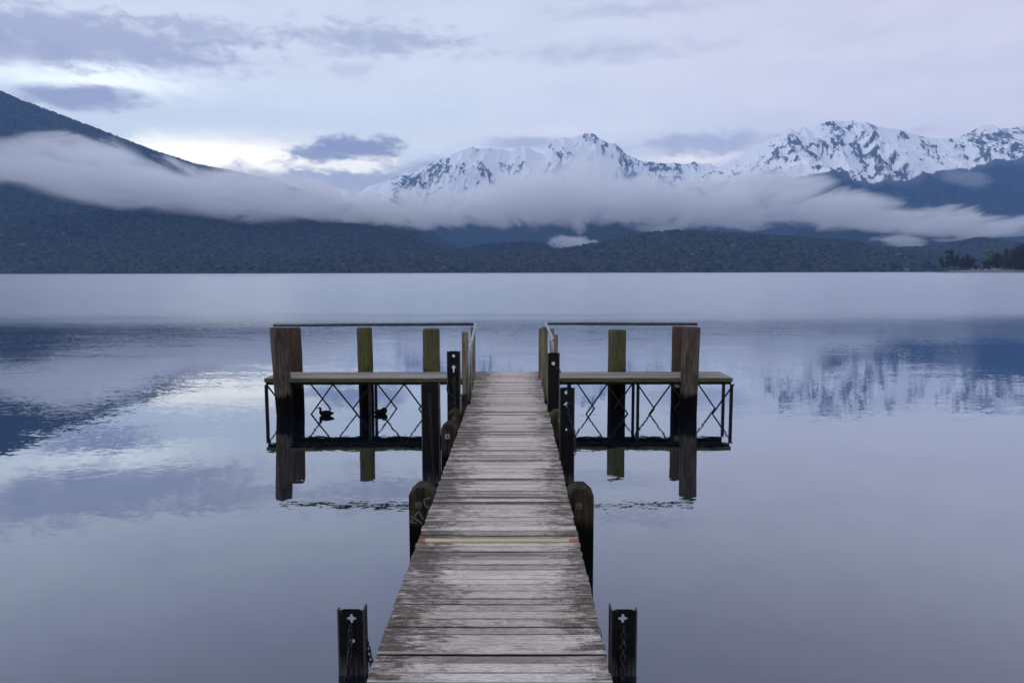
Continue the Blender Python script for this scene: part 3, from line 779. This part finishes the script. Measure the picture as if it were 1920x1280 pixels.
steel_post(xl, xr, Y1, tz, [cross_loop(*H_(659, 1159, Y1, cx), .034), circle_loop(*H_(661, 1201, Y1, cx), .017)],
           'low black steel post at the near left with chain below a cross hole', .09,
           [[(H_(659, 1171, Y1, cx)[0], -.018, H_(659, 1170, Y1, cx)[1]), (H_(658, 1215, Y1, cx)[0], -.022, H_(658, 1215, Y1, cx)[1]), (H_(650, 1290, Y1, cx)[0], -.03, -.08)],
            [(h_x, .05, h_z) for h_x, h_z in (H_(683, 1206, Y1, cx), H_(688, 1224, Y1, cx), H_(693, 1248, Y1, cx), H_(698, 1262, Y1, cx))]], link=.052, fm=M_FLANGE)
xl, _ = xz(1148, 1142, Y1); xr, _ = xz(1192, 1142, Y1); cx = (xl + xr) / 2
steel_post(xl, xr, Y1, tz, [cross_loop(*H_(1168, 1159, Y1, cx), .034), circle_loop(*H_(1169, 1205, Y1, cx), .014)],
           'low black steel post at the near right with chain below a cross hole', .09,
           [[(H_(1169, 1172, Y1, cx)[0], -.018, H_(1169, 1172, Y1, cx)[1]), (H_(1167, 1225, Y1, cx)[0], -.022, H_(1167, 1225, Y1, cx)[1]), (H_(1164, 1290, Y1, cx)[0], -.03, -.08)]], link=.052, inner=-1)
Y3 = at_z(968, 905, 0).y
xl, tz = xz(791, 720, Y3); xr, _ = xz(822, 720, Y3); cx = (xl + xr) / 2
steel_post(xl, xr, Y3, tz, [circle_loop(*H_(806, 735, Y3, cx), .017)],
           'broad tall black steel post left of the walkway with a long chain down its face', .10,
           [[(H_(806, 737, Y3, cx)[0], -.012, H_(806, 737, Y3, cx)[1]), (H_(808, 790, Y3, cx)[0], -.02, H_(808, 790, Y3, cx)[1]), (H_(812, 850, Y3, cx)[0], -.02, H_(812, 850, Y3, cx)[1]), (H_(815, 900, Y3, cx)[0], -.02, .05)]], link=.06)
xl, tz = xz(1051, 726, Y3); xr, _ = xz(1076, 726, Y3); cx = (xl + xr) / 2
steel_post(xl, xr, Y3, tz, [circle_loop(*H_(1062, 735.5, Y3, cx), .024), cross_loop(*H_(1062, 758, Y3, cx), .034), circle_loop(*H_(1063, 805, Y3, cx), .018)],
           'black steel post with three holes and a chain looping over its side', .09,
           [[(H_(1062, 759, Y3, cx)[0], -.012, H_(1062, 759, Y3, cx)[1]), (H_(1067, 780, Y3, cx)[0], -.02, H_(1067, 780, Y3, cx)[1]), (H_(1076, 808, Y3, cx)[0], -.02, H_(1076, 808, Y3, cx)[1]),
             (H_(1078, 840, Y3, cx)[0], -.015, H_(1078, 840, Y3, cx)[1]), (H_(1076, 855, Y3, cx)[0], -.01, H_(1076, 855, Y3, cx)[1])]], link=.06, inner=-1)
Y5 = 10.35
xl, tz = xz(839, 658, Y5); xr, _ = xz(861, 658, Y5); cx = (xl + xr) / 2
steel_post(xl, xr, Y5, tz, [circle_loop(*H_(850.5, 667, Y5, cx), .022), key_loop(*H_(850.5, 688, Y5, cx), .026)],
           'tall black steel post with round hole and keyhole against the left handrail', .08,
           [[(H_(852, 706, Y5, cx)[0], -.012, H_(852, 706, Y5, cx)[1]), (H_(852, 740, Y5, cx)[0], -.02, H_(852, 740, Y5, cx)[1]), (H_(854, 774, Y5, cx)[0], -.02, H_(854, 774, Y5, cx)[1])],
            [(H_(839, 722, Y5, cx)[0], -.012, H_(839, 722, Y5, cx)[1]), (H_(840, 733, Y5, cx)[0], -.018, H_(840, 733, Y5, cx)[1]), (H_(852, 746, Y5, cx)[0], -.015, H_(852, 746, Y5, cx)[1])]], link=.055)
xl, tz = xz(1028, 661, Y5); xr, _ = xz(1048, 661, Y5); cx = (xl + xr) / 2
steel_post(xl, xr, Y5, tz, [], 'tall black steel post with one pale bolt cap in front of the right handrail', .08,
           [[(H_(1040, 685, Y5, cx)[0], -.012, H_(1040, 685, Y5, cx)[1]), (H_(1048, 693, Y5, cx)[0], -.02, H_(1048, 693, Y5, cx)[1]), (H_(1052, 700, Y5, cx)[0], -.01, H_(1052, 700, Y5, cx)[1])]],
           cap=H_(1037.5, 681, Y5, cx), link=.055, inner=-1)

# ------------------------------------------------------------------ side platforms (boards, edge board, steel frame with zigzag braces)
YFR = at_z(968, 776, 0).y + .02; YRR = at_z(968, 766, 0).y
def platform(pl, pr, posts_f, posts_r, tops_f, tops_r, split, label):
    root = empty('platform', (0, 0, 0))
    xa, xb = at_z(pl, 709, ZD).x, at_z(pr, 709, ZD).x
    tag(root, label, 'platform', 'side platforms of the jetty'); root.location = ((xa + xb) / 2, Y_TF + .4, 0)
    O = lambda o: off(o, root)
    d_ = MB(); yy = Y_TF
    nb = 6; wB = (Y_TB - Y_TF) / nb
    xs_ = [xa, at_z(split, 703, ZD).x, xb]
    for i in range(nb):
        for a, b in zip(xs_, xs_[1:]):
            j = random.uniform(-.004, .004)
            d_.box(a + .003, b - .003, yy + .004 + (.03 if i == 0 else 0), yy + wB - .004, ZD - .035, ZD + random.uniform(-.002, .002), jit=.002)
        yy += wB
    O(d_.done('deck_boards', M_TDECK, root, bevel=.002))
    e = MB(); e.box(xa, xb, Y_TF, Y_TF + .03, ZD - .075, ZD - .001); O(e.done('edge_board', M_EDGE, root, bevel=.003))
    f_ = MB()
    for Y in (YFR, YRR):
        f_.box(xa + .01, xb - .01, Y - .03, Y + .03, ZD - .135, ZD - .037)
    O(f_.done('frame', M_STEEL, root))
    for P, Y in ((posts_f, YFR), (posts_r, YRR)):
        for px in P:
            x_ = at_y(px, 745, Y).x; q = MB(); q.box(x_ - .027, x_ + .027, Y - .027, Y + .027, -1.2, ZD - .14); O(q.done('leg', M_STEEL2, root))
    for T, Y in ((tops_f, YFR), (tops_r, YRR)):
        X_ = [at_y(px, 720, Y).x for px in T]
        zt, zb = ZD - .13, -.30
        for a, b in zip(X_, X_[1:]):
            m_ = (a + b) / 2; q = MB()
            for s_, t_ in ((a, m_), (b, m_)):
                if s_ > xb + .18 or s_ < xa - .18: continue      # the end bay has only its inner brace
                yo = Y + (.010 if s_ == a else -.010)
                u = Vector((t_ - s_, 0, zb - zt)).normalized(); nrm = Vector((-u.z, 0, u.x)) * .014
                A = Vector((s_, yo, zt)); Bv = Vector((t_, yo, zb))
                q.prism([((A + nrm).x, (A + nrm).z), ((Bv + nrm).x, (Bv + nrm).z), ((Bv - nrm).x, (Bv - nrm).z), ((A - nrm).x, (A - nrm).z)], yo - .008, yo + .008)
            O(q.done('brace', M_STEEL2, root))
    return root
def tdeck_mat():
    m, n = mat('platform_boards')
    p = n.add('ShaderNodeNewGeometry').outputs['Position']; x, y, z = n.sep(p)
    isl = n.add('ShaderNodeNewGeometry').outputs['Random Per Island']
    g = n.noise(n.xyz(n.m('MULTIPLY', x, 2), n.m('MULTIPLY', y, 40), n.m('MULTIPLY', isl, 30)), 1.0, 5, .65)
    c = n.mix(n.rng(g, .3, .7), (.13, .12, .10, 1), (.42, .38, .37, 1))
    c = n.mix(n.rng(isl, 0, 1, 0, .4), c, (.22, .20, .17, 1))
    ln = n.noise(n.xyz(n.m('MULTIPLY', x, .25), n.m('MULTIPLY', y, 11), 1.0), 1.0, 2, .5)
    c = n.mix(n.rng(ln, .42, .56, .75, 0), c, (.10, .085, .075, 1))
    b = n.add('ShaderNodeBsdfPrincipled', {'Base Color': c, 'Roughness': .85, 'Normal': bump(n, g, .5, .005)})
    out(n, b.outputs[0]); return m
M_TDECK = tdeck_mat()
platform(496, 884, (500, 693, 845), (705, 842), (499, 624, 758, 880), (577, 702, 826), 693, 'left side platform with steel zigzag bracing standing over the ducks')
platform(1021, 1375, (1196, 1371, 1066), (1187, 1356, 1068), (1022, 1138, 1258, 1376), (1078, 1190, 1304, 1418), 1190, 'right side platform of grey boards on a black braced steel frame')

# ------------------------------------------------------------------ round piles at the platforms
def round_pile(xl, xr, ytop, Y, m_, label, lean=0.0, sq=False):
    c = at_y((xl + xr) / 2, ytop, Y); r = (xr - xl) / 2 * Y / FP / 1.0
    root = empty('mooring_pile', (c.x - lean * c.z, Y, 0)); tag(root, label, 'pile', 'tall round timber piles around the platforms')
    b = MB(); N = 40 if not sq else 28
    prof_ = [(r * 1.0, -1.5)] + [(r * (1.0 + random.uniform(-.02, .02)), z_) for z_ in (-.4, 0, .25, .5, .8, 1.1, 1.4)] + [(r * 1.0, c.z - .03), (r * .96, c.z - .008), (r * .86, c.z)]
    b.lathe((0, 0, 0), prof_, N, jit=.035, lean=(lean, 0))
    sh = b.done('pile_shaft', m_, root, bevel=0)
    ch = MB()                       # a weather check running down the head
    return root
YP = at_z(968, 779, 0).y + .15; YQ = Y_TB + .17
round_pile(506, 537, 614, YP, M_PILE_GREY, 'grey brown round pile at the outer front corner of the left platform', -.045)
round_pile(536, 563, 614, YQ, M_PILE_RED, 'reddish brown pile just behind the outer front pile of the left platform', -.02)
round_pile(669, 697, 614, YQ, M_PILE_MOSS, 'slimmer bright green mossy pile behind the middle of the left platform', -.01)
round_pile(792, 824, 616, YQ, M_PILE_MOSS, 'thick olive mossy pile behind the inner part of the left platform')
round_pile(1141, 1174, 618, YQ, M_PILE_MOSS, 'lone green mossy pile behind the right platform')
round_pile(1261, 1291, 612, YQ, M_PILE_RED, 'red streaked pile half hidden behind the front pile of the right platform')
round_pile(1280, 1313, 613, YP, M_PILE_GREY, 'grey brown round pile in front of the right platform', .02)

# small fender pads wedged behind the two corner piles
for (a, b_, c_, d_, lb) in ((1266, 1284, 719, 727, 'small pale fender pad behind the front pile of the right platform'), (536, 566, 722, 733, 'dark sagging fender sheet behind the front pile of the left platform')):
    p0 = at_y(a, c_, YP + .22); p1 = at_y(b_, d_, YP + .22)
    q = MB(); q.prism([(p0.x, p0.z), (p1.x, p0.z + .01), (p1.x + .01, (p0.z + p1.z) / 2), (p0.x + .05, p1.z), (p0.x - .005, p1.z + .02)], YP + .2, YP + .27)
    tag(q.done('fender', M_WHITEP if a > 1000 else M_STEEL2, bevel=.008), lb, 'fender')

# ------------------------------------------------------------------ square rail posts
def rail_post(xl, xr, ytop, Y, label, base=-1.0):
    c = at_y((xl + xr) / 2, ytop, Y); h = (xr - xl) / 2 * Y / FP
    b = MB(); b.prism([(-h, base), (h, base), (h, c.z - .01), (h - .01, c.z), (-h + .01, c.z), (-h, c.z - .004)], -.05, .05)
    o = b.done('rail_post', M_POST, bevel=.004); o.location = (c.x, Y, 0)
    tag(o, label, 'post', 'sawn posts beside the handrails'); return o
rail_post(866, 878, 622, 11.55, 'pale sawn post left of the left galvanised handrail leg')
rail_post(882.5, 891, 613, 13.35, 'thin post behind the bend of the left handrail')
rail_post(1010, 1017.5, 616, 13.55, 'slim darker post at the inner corner of the right platform')
rail_post(1015, 1027, 613, 12.7, 'broad pale post left of the right handrail bend')
rail_post(1031, 1039, 616, 13.3, 'short post end seen between handrail leg and brown post on the right')
rail_post(1038, 1046, 627, 11.9, 'lower brown post right of the right handrail leg')

# ------------------------------------------------------------------ handrails
def handrail(ptsA, ptsB, label):
    root = empty('handrail', ptsA[-1]); tag(root, label, 'handrail', 'pipe handrails')
    a = MB(); a.tube(ptsA, .028, 12); off(a.done('top_rail', M_PIPE, root, smooth=True), root)
    b = MB(); b.tube(ptsB, .026, 12); off(b.done('bent_leg', M_GALV, root, smooth=True), root)
def bend(p, q, r_, k=5):
    """round the corner p-q-r"""
    p, q, r_ = Vector(p), Vector(q), Vector(r_); a = q + (p - q).normalized() * .09; b = q + (r_ - q).normalized() * .09
    return [a.lerp(q, t).lerp(q.lerp(b, t), t) for t in [i / k for i in range(k + 1)]]
YT = 13.60
A0 = at_y(513, 609.5, YT); A1 = at_y(889, 607.5, YT - .05); A2 = at_y(883, 645, 11.2); A3 = at_y(881, 748, 11.2)
handrail([A0, A0.lerp(A1, .5), A1], [A1 + Vector((-.02, 0, 0))] + bend(A1, A1 + Vector((.035, -.02, 0)), A2, 4) + bend(A1, A2, A3) + [A3], 'left pipe handrail bending down to the walkway')
B0 = at_y(1307, 607.5, YT); B1 = at_y(1026, 606.5, YT - .05); B2 = at_y(1035.5, 634, 10.95); B3 = at_y(1037, 775, 10.95)
handrail([B0, B0.lerp(B1, .5), B1], [B1 + Vector((.02, 0, 0))] + bend(B1, B1 + Vector((-.03, -.02, 0)), B2, 4) + bend(B1, B2, B3) + [B3], 'right pipe handrail ending over the outer right pile')

# ------------------------------------------------------------------ ducks
M_DUCK = simple('dark_plumage', (.006, .0055, .005), .9, var=.5, scale=40, spec=.05)
M_BILL = simple('duck_bill', (.05, .055, .06), .5)
def duck(px, py, heading, label, head='up', scale=1.0):
    p = at_z(px, py, 0); root = empty('duck', (p.x, p.y, 0)); root.rotation_euler = (0, 0, heading); root.scale = (scale,) * 3
    tag(root, label, 'duck', 'small dark ducks on the water')
    # one surface swept from tail to crown: (x, z, half width, half height)
    if head == 'up':
        sp_ = [(-.205, .075, .006, .004), (-.175, .060, .035, .016), (-.12, .055, .068, .046), (-.05, .052, .085, .068), (.03, .048, .084, .070), (.09, .045, .066, .058),
               (.122, .066, .042, .044), (.128, .100, .026, .027), (.126, .128, .024, .025), (.130, .150, .030, .030), (.140, .166, .028, .026), (.158, .168, .019, .017), (.170, .164, .009, .008)]
    else:
        sp_ = [(-.205, .060, .006, .004), (-.175, .050, .035, .016), (-.12, .052, .068, .046), (-.05, .052, .085, .068), (.03, .048, .084, .070), (.09, .050, .066, .058),
               (.115, .085, .040, .040), (.10, .115, .027, .026), (.075, .130, .028, .026), (.05, .128, .030, .028), (.025, .118, .026, .022), (.008, .108, .014, .012), (.0, .104, .008, .007)]
    bm = bmesh.new(); rings = []; N = 14
    for i, (x, z, w, h) in enumerate(sp_):
        a = sp_[max(i - 1, 0)]; b = sp_[min(i + 1, len(sp_) - 1)]; t = Vector((b[0] - a[0], 0, b[1] - a[1])).normalized(); up = Vector((-t.z, 0, t.x))
        rings.append([bm.verts.new(Vector((x, 0, z)) + Vector((0, 1, 0)) * math.cos(q) * w + up * math.sin(q) * h) for q in [2 * math.pi * k / N for k in range(N)]])
    for A, Bq in zip(rings, rings[1:]):
        for k in range(N): bm.faces.new((A[k], A[(k + 1) % N], Bq[(k + 1) % N], Bq[k]))
    bm.faces.new(rings[0][::-1]); bm.faces.new(rings[-1])
    mb = MB(); mb.bm.free(); mb.bm = bm; o = mb.done('body', M_DUCK, root, smooth=True)
    sub = o.modifiers.new('smooth', 'SUBSURF'); sub.levels = 1; sub.render_levels = 2
    bl = MB()
    if head == 'up': pts_ = [(.164, 0, .163), (.190, 0, .156), (.212, 0, .153)]
    else: pts_ = [(.008, 0, .108), (-.015, 0, .098), (-.03, 0, .092)]
    bl.tube(pts_, [.010, .009, .006], 8); bl.done('bill', M_BILL, root, smooth=True)
    for s_ in (-1, 1):
        w_ = MB(); w_.lathe((0, 0, 0), [(.002, -.10), (.020, -.07), (.030, -.02), (.030, .03), (.018, .065), (.003, .08)], 10, sx=.35, sy=1)
        q = w_.done('wing', M_DUCK, root, smooth=True); q.rotation_euler = (rad(-8 * s_), rad(-94), 0); q.location = (-.03, s_ * .066, .075)
    return root
duck(611, 779, rad(166), 'duck swimming leftwards with raised head left of the mossy pile under the platform', 'up', .90)
duck(715, 776, rad(20), 'hunched duck with tucked head half hidden behind the brace under the platform', 'down', .85)

# ------------------------------------------------------------------ far spit on the right: gravel, trees, vehicles, buoys
YS = 1500
gx0 = at_y(1748, 510, YS).x; gx1 = at_y(2150, 510, YS).x
gx_ = np.arange(gx0, gx1, 3.0); gy_ = np.arange(YS - 16, YS + 260, 3.0)
GX, GY = np.meshgrid(gx_, gy_)
t = np.clip((GX - gx0 - (GY - YS + 10) * .60) / 90, 0, 1); f = np.clip((GY - (YS - 14)) / 14, 0, 1)
GZ = (t ** .7) * f * 6.3 - .5 + fbm(GX / 20, GY / 20, 3, 2) * .8 * f
idx = np.arange(GX.size).reshape(GX.shape)
fc = np.stack([idx[:-1, :-1], idx[:-1, 1:], idx[1:, 1:], idx[1:, :-1]], -1).reshape(-1, 4)
m_, n = mat('gravel_and_grass')
p = n.add('ShaderNodeNewGeometry').outputs['Position']; x, y, z = n.sep(p)
k = n.rng(n.m('ADD', z, n.m('MULTIPLY', n.noise(p, .1, 4), 2.0)), 5.6, 6.6)
out(n, n.add('ShaderNodeBsdfPrincipled', {'Base Color': n.mix(k, (.15, .14, .13, 1), (.055, .065, .03, 1)), 'Roughness': .95}).outputs[0])
tag(np_mesh('shore', np.stack([GX, GY, GZ], -1).reshape(-1, 3), fc, m_, smooth=True), kind='structure')

def leaf_mat(name, a, b):
    m, n = mat(name)
    r = n.add('ShaderNodeNewGeometry').outputs['Random Per Island']
    p = n.add('ShaderNodeNewGeometry').outputs['Position']
    c = n.mix(n.m('ADD', n.m('MULTIPLY', r, .6), n.rng(n.noise(p, .25, 3), .35, .65, 0, .4)), a, b)
    out(n, n.add('ShaderNodeBsdfPrincipled', {'Base Color': c, 'Roughness': .9, 'Specular IOR Level': .1}).outputs[0]); return m
L_GUM = leaf_mat('gum_leaves', (.014, .020, .012, 1), (.075, .08, .045, 1))
L_POP = leaf_mat('poplar_leaves', (.07, .12, .025, 1), (.20, .28, .06, 1))
L_DARK = leaf_mat('dark_leaves', (.010, .012, .006, 1), (.06, .05, .022, 1))
L_RED = leaf_mat('reddish_leaves', (.035, .025, .022, 1), (.085, .055, .045, 1))
M_BARK = simple('pale_bark', (.20, .17, .14), .9)
rs = np.random.RandomState(5)
def tree(name, px, ybase, ytop, wpx, blobs, lm, label, cat='tree', group='trees on the spit', dY=20, trunk=.012, leaf=.8, nleaf=900):
    Y = YS + dY; base = at_y(px, ybase, Y); H = (ybase - ytop) / FP * Y; Wd = wpx / FP * Y
    gz = 5.9; root = empty(name, (base.x, Y, gz)); tag(root, label, cat, group)
    top = base.z + H; H = top - gz
    tb = MB()
    lim = [(0, 0)] if not blobs else blobs
    tb.tube([(0, 0, -.8), (H * .01, 0, H * .2), (-H * .005, 0, H * .45)], [H * trunk * 1.3, H * trunk, H * trunk * .7], 8)
    for (u, w, ru, rw) in blobs:
        tb.tube([(0, 0, H * .16), (u * Wd * .25, rs.uniform(-1, 1) * Wd * .05, H * w * .55), (u * Wd * .5, 0, H * w)], [H * trunk * .7, H * trunk * .45, H * trunk * .15], 6)
    tb.done('trunk', M_BARK, root, smooth=True)
    V = []; tot = sum(b[2] * b[3] for b in blobs)
    for (u, w, ru, rw) in blobs:
        k_ = int(nleaf * 2.2 * ru * rw / tot)
        c = np.array([u * Wd * .5, 0, w * H]); R3 = np.array([ru * Wd * .55, ru * Wd * .5, rw * H])
        nc = max(3, k_ // 40)
        dirs = rs.normal(size=(nc, 3)); dirs /= np.linalg.norm(dirs, axis=1)[:, None]
        cc = c + dirs * R3 * rs.uniform(.35, .92, (nc, 1))
        for q in cc:
            pts = q + rs.normal(size=(40, 3)) * np.array([1, 1, .8]) * min(R3) * .30
            V.append(pts)
    P = np.concatenate(V); N = len(P); s = leaf
    a = rs.normal(size=(N, 3)); a /= np.linalg.norm(a, axis=1)[:, None]; b = np.cross(a, rs.normal(size=(N, 3))); b /= np.linalg.norm(b, axis=1)[:, None]
    q = np.stack([P - a * s, P + b * s * .6, P + a * s, P - b * s * .6], 1).reshape(-1, 3)
    o = np_mesh('crown', q, np.arange(4 * N).reshape(N, 4), lm); o.parent = root
    return root
# blobs: (u across, w height of centre, half width, half height) in fractions
tree('gum_tree', 1766, 505, 482, 12, [(-.3, .8, .45, .2), (0, .5, .6, .22), (.3, .22, .45, .2)], L_GUM, 'small leaning dark gum at the left tip of the spit', nleaf=900)
tree('gum_tree', 1775, 505, 486, 9, [(0, .6, .7, .35)], L_GUM, 'slight pale gum between the tip gum and the big forked gum', nleaf=500)
tree('gum_tree', 1785, 505, 468, 26, [(-.55, .85, .4, .13), (-.05, .82, .3, .2), (-.5, .6, .42, .12), (.7, .62, .22, .2), (.15, .5, .6, .18), (.45, .34, .6, .2), (-.2, .32, .3, .15)], L_GUM, 'tall forked gum with pale trunk and spreading branches, the tallest of the left trees', nleaf=2600)
tree('gum_tree', 1803, 505, 481, 10, [(0, .65, .8, .35), (0, .3, .7, .25)], L_GUM, 'upright dark tree just right of the tall forked gum', nleaf=900)
tree('gum_tree', 1813, 506, 475, 14, [(0, .87, .4, .12), (-.1, .6, .8, .22), (.1, .3, .8, .25)], L_GUM, 'domed dark tree with a tuft on top left of the white vehicles', dY=30, nleaf=1400)
tree('gum_tree', 1823, 506, 483, 19, [(.1, .75, .75, .22), (.0, .45, .6, .3)], L_RED, 'reddish spreading tree beside the leftmost white vehicle', nleaf=1100)
tree('shrub', 1830, 505, 497, 5, [(0, .55, .9, .45)], L_GUM, 'tiny conical shrub between the white vehicles', 'shrub', nleaf=260)
tree('poplar_tree', 1853, 505, 465, 8, [(-.7, .7, .45, .24), (0, .78, .5, .22), (.0, .42, 1.0, .3)], L_POP, 'left pale green poplar of the spit', group='poplars on the spit', dY=60, nleaf=1300)
tree('poplar_tree', 1860, 505, 464, 7, [(0, .78, .6, .22), (0, .45, 1, .3)], L_POP, 'pale green poplar close against the first poplar', group='poplars on the spit', dY=60, nleaf=1200)
tree('broad_tree', 1850, 505, 484, 16, [(0, .5, .9, .45)], L_GUM, 'low bushy tree at the foot of the first poplar', dY=40, nleaf=900)
tree('broad_tree', 1871, 505, 473, 19, [(0, .72, .8, .28), (-.1, .38, .95, .34)], L_DARK, 'rounded dark tree above the cluster of white vehicles', dY=40, nleaf=1700)
tree('poplar_tree', 1880, 505, 468, 5, [(0, .7, .8, .3)], L_POP, 'slim poplar behind the rounded dark tree', group='poplars on the spit', dY=110, nleaf=500)
tree('broad_tree', 1885, 505, 467, 11, [(0, .85, .8, .15), (0, .6, .6, .2)], L_RED, 'tall reddish tree between two slim poplars', dY=100, nleaf=700)
tree('poplar_tree', 1890, 505, 463, 5, [(0, .72, .8, .3)], L_POP, 'slim poplar right of the reddish tree', group='poplars on the spit', dY=100, nleaf=600)
tree('poplar_tree', 1898, 505, 463, 5, [(0, .72, .8, .3)], L_POP, 'rightmost poplar beside the big dark tree', group='poplars on the spit', dY=100, nleaf=600)
tree('broad_tree', 1889, 506, 485, 17, [(0, .6, .9, .4)], L_RED, 'low reddish bushy tree left of the big dark tree', dY=30, nleaf=900)
tree('broad_tree', 1911, 509, 458, 46, [(.15, .83, .5, .18), (-.2, .62, .65, .2), (.45, .6, .6, .22), (-.35, .38, .65, .22), (.4, .35, .7, .25), (0, .18, .9, .18)], L_DARK, 'big dark brown green tree at the right edge of the picture', dY=10, nleaf=5200, leaf=1.0)

M_CARW = simple('white_car_paint', (.62, .64, .66), .4, var=.06)
M_GLASS = simple('dark_car_glass', (.02, .025, .03), .15, var=.1)
M_TYRE = simple('tyre_rubber', (.02, .02, .02), .8)
def vehicle(px, py, dY, L, H, label, kind='car'):
    c = at_y(px, py, YS + dY); root = empty('parked_' + kind, (c.x, c.y, 6.0)); tag(root, label, 'vehicle', 'white vehicles parked on the spit')
    h = L / 2; W2 = 1.0
    b = MB()
    if kind == 'car': pr = [(-h, .35), (h, .35), (h, .9), (h * .72, 1.05), (h * .4, H), (-h * .62, H), (-h * .92, 1.05), (-h, .95)]
    else: pr = [(-h, .4), (h, .4), (h, 1.3), (h * .88, 1.5), (h * .72, H), (-h, H)]
    b.prism(pr, -W2, W2); b.done('body', M_CARW, root, bevel=.08)
    g = MB(); z0 = 1.08 if kind == 'car' else 1.45; z1 = H - .15 if kind == 'car' else 2.0
    g.prism([(-h * .5, z0), (h * .45, z0), (h * .3, z1), (-h * .5, z1)], -W2 - .02, -W2 + .01); g.done('window', M_GLASS, root)
    for sx in (-.6, .6):
        for sy in (-1, 1):
            w = MB(); w.prism([(sx * h + .34 * math.cos(a), .34 + .34 * math.sin(a)) for a in [2 * math.pi * i / 14 for i in range(14)]], sy * .9 - .12, sy * .9 + .12)
            w.done('wheel', M_TYRE, root)
vehicle(1824.5, 504, 8, 4.6, 1.75, 'white car parked right of the reddish spreading tree')
vehicle(1835, 504, 12, 4.8, 1.7, 'white car parked by the tiny conical shrub')
vehicle(1848.5, 504.5, 8, 7.0, 1.7, 'long low white car below the left poplar')
vehicle(1861, 504.5, 6, 4.4, 1.7, 'white car at the left of the vehicle cluster')
vehicle(1866.5, 503.5, 22, 5.0, 2.3, 'white van behind the cluster, second from its left', 'van')
vehicle(1871.5, 502.5, 34, 5.4, 2.6, 'white van in the middle of the vehicle cluster', 'van')
vehicle(1877.5, 501, 44, 6.2, 3.0, 'tall white camper van at the right of the vehicle cluster', 'van')
M_ROCKP = simple('pale_rock', (.40, .37, .36), .9, var=.2, scale=2)
rx_ = [1781, 1786, 1789, 1793.5, 1796, 1800, 1803.5, 1806, 1810, 1815, 1818]
for i, px in enumerate(rx_):
    c = at_y(px, 507.3, YS - 4); b = MB(); r = random.uniform(.8, 1.5)
    b.lathe((0, 0, 0), [(r * .7, -.4), (r, .1), (r * .85, .6), (r * .35, .95)], 9, sx=1.3, jit=.22)
    o = b.done('boulder', M_ROCKP); o.location = (c.x, YS - 6, 3.4); o.rotation_euler = (0, 0, i)
    tag(o, 'pale boulder in the row on the gravel below the left trees', 'boulder', 'pale boulders along the spit')
M_BUOYO = simple('buoy_orange', (.75, .25, .03), .5, var=.1); M_BUOYY = simple('buoy_yellow', (.60, .45, .06), .5, var=.1); M_BUOYR = simple('buoy_red', (.45, .05, .04), .5, var=.1)
def buoy(px, py, Y, h, m_, label):
    c = at_y(px, py, Y); root = empty('buoy', (c.x, Y, 0)); tag(root, label, 'buoy', 'marker buoys off the spit')
    b = MB(); b.lathe((0, 0, 0), [(.2 * h, -.3), (.24 * h, 0), (.24 * h, .25 * h), (.13 * h, .36 * h), (.11 * h, .85 * h), (.05 * h, h)], 12); b.done('float', m_, root, smooth=True)
    t_ = MB(); t_.lathe((0, 0, h), [(.03 * h, -.05), (.03 * h, .1 * h), (.10 * h, .12 * h), (.10 * h, .24 * h), (.02 * h, .28 * h)], 10); t_.done('topmark', m_, root)
buoy(1736.7, 509, 1350, 3.6, M_BUOYO, 'orange buoy nearest the tip of the spit')
buoy(1673, 509.5, 1400, 2.8, M_BUOYO, 'orange buoy farther left along the shore')
buoy(1613, 509.8, 1450, 2.2, M_BUOYY, 'leftmost small yellow buoy in front of the wooded shore')
buoy(1627, 509.8, 1500, 1.8, M_BUOYR, 'small red buoy right of the yellow buoy')
buoy(1794.5, 510.5, 1380, 1.9, M_BUOYY, 'yellow buoy in front of the boulders on the spit')
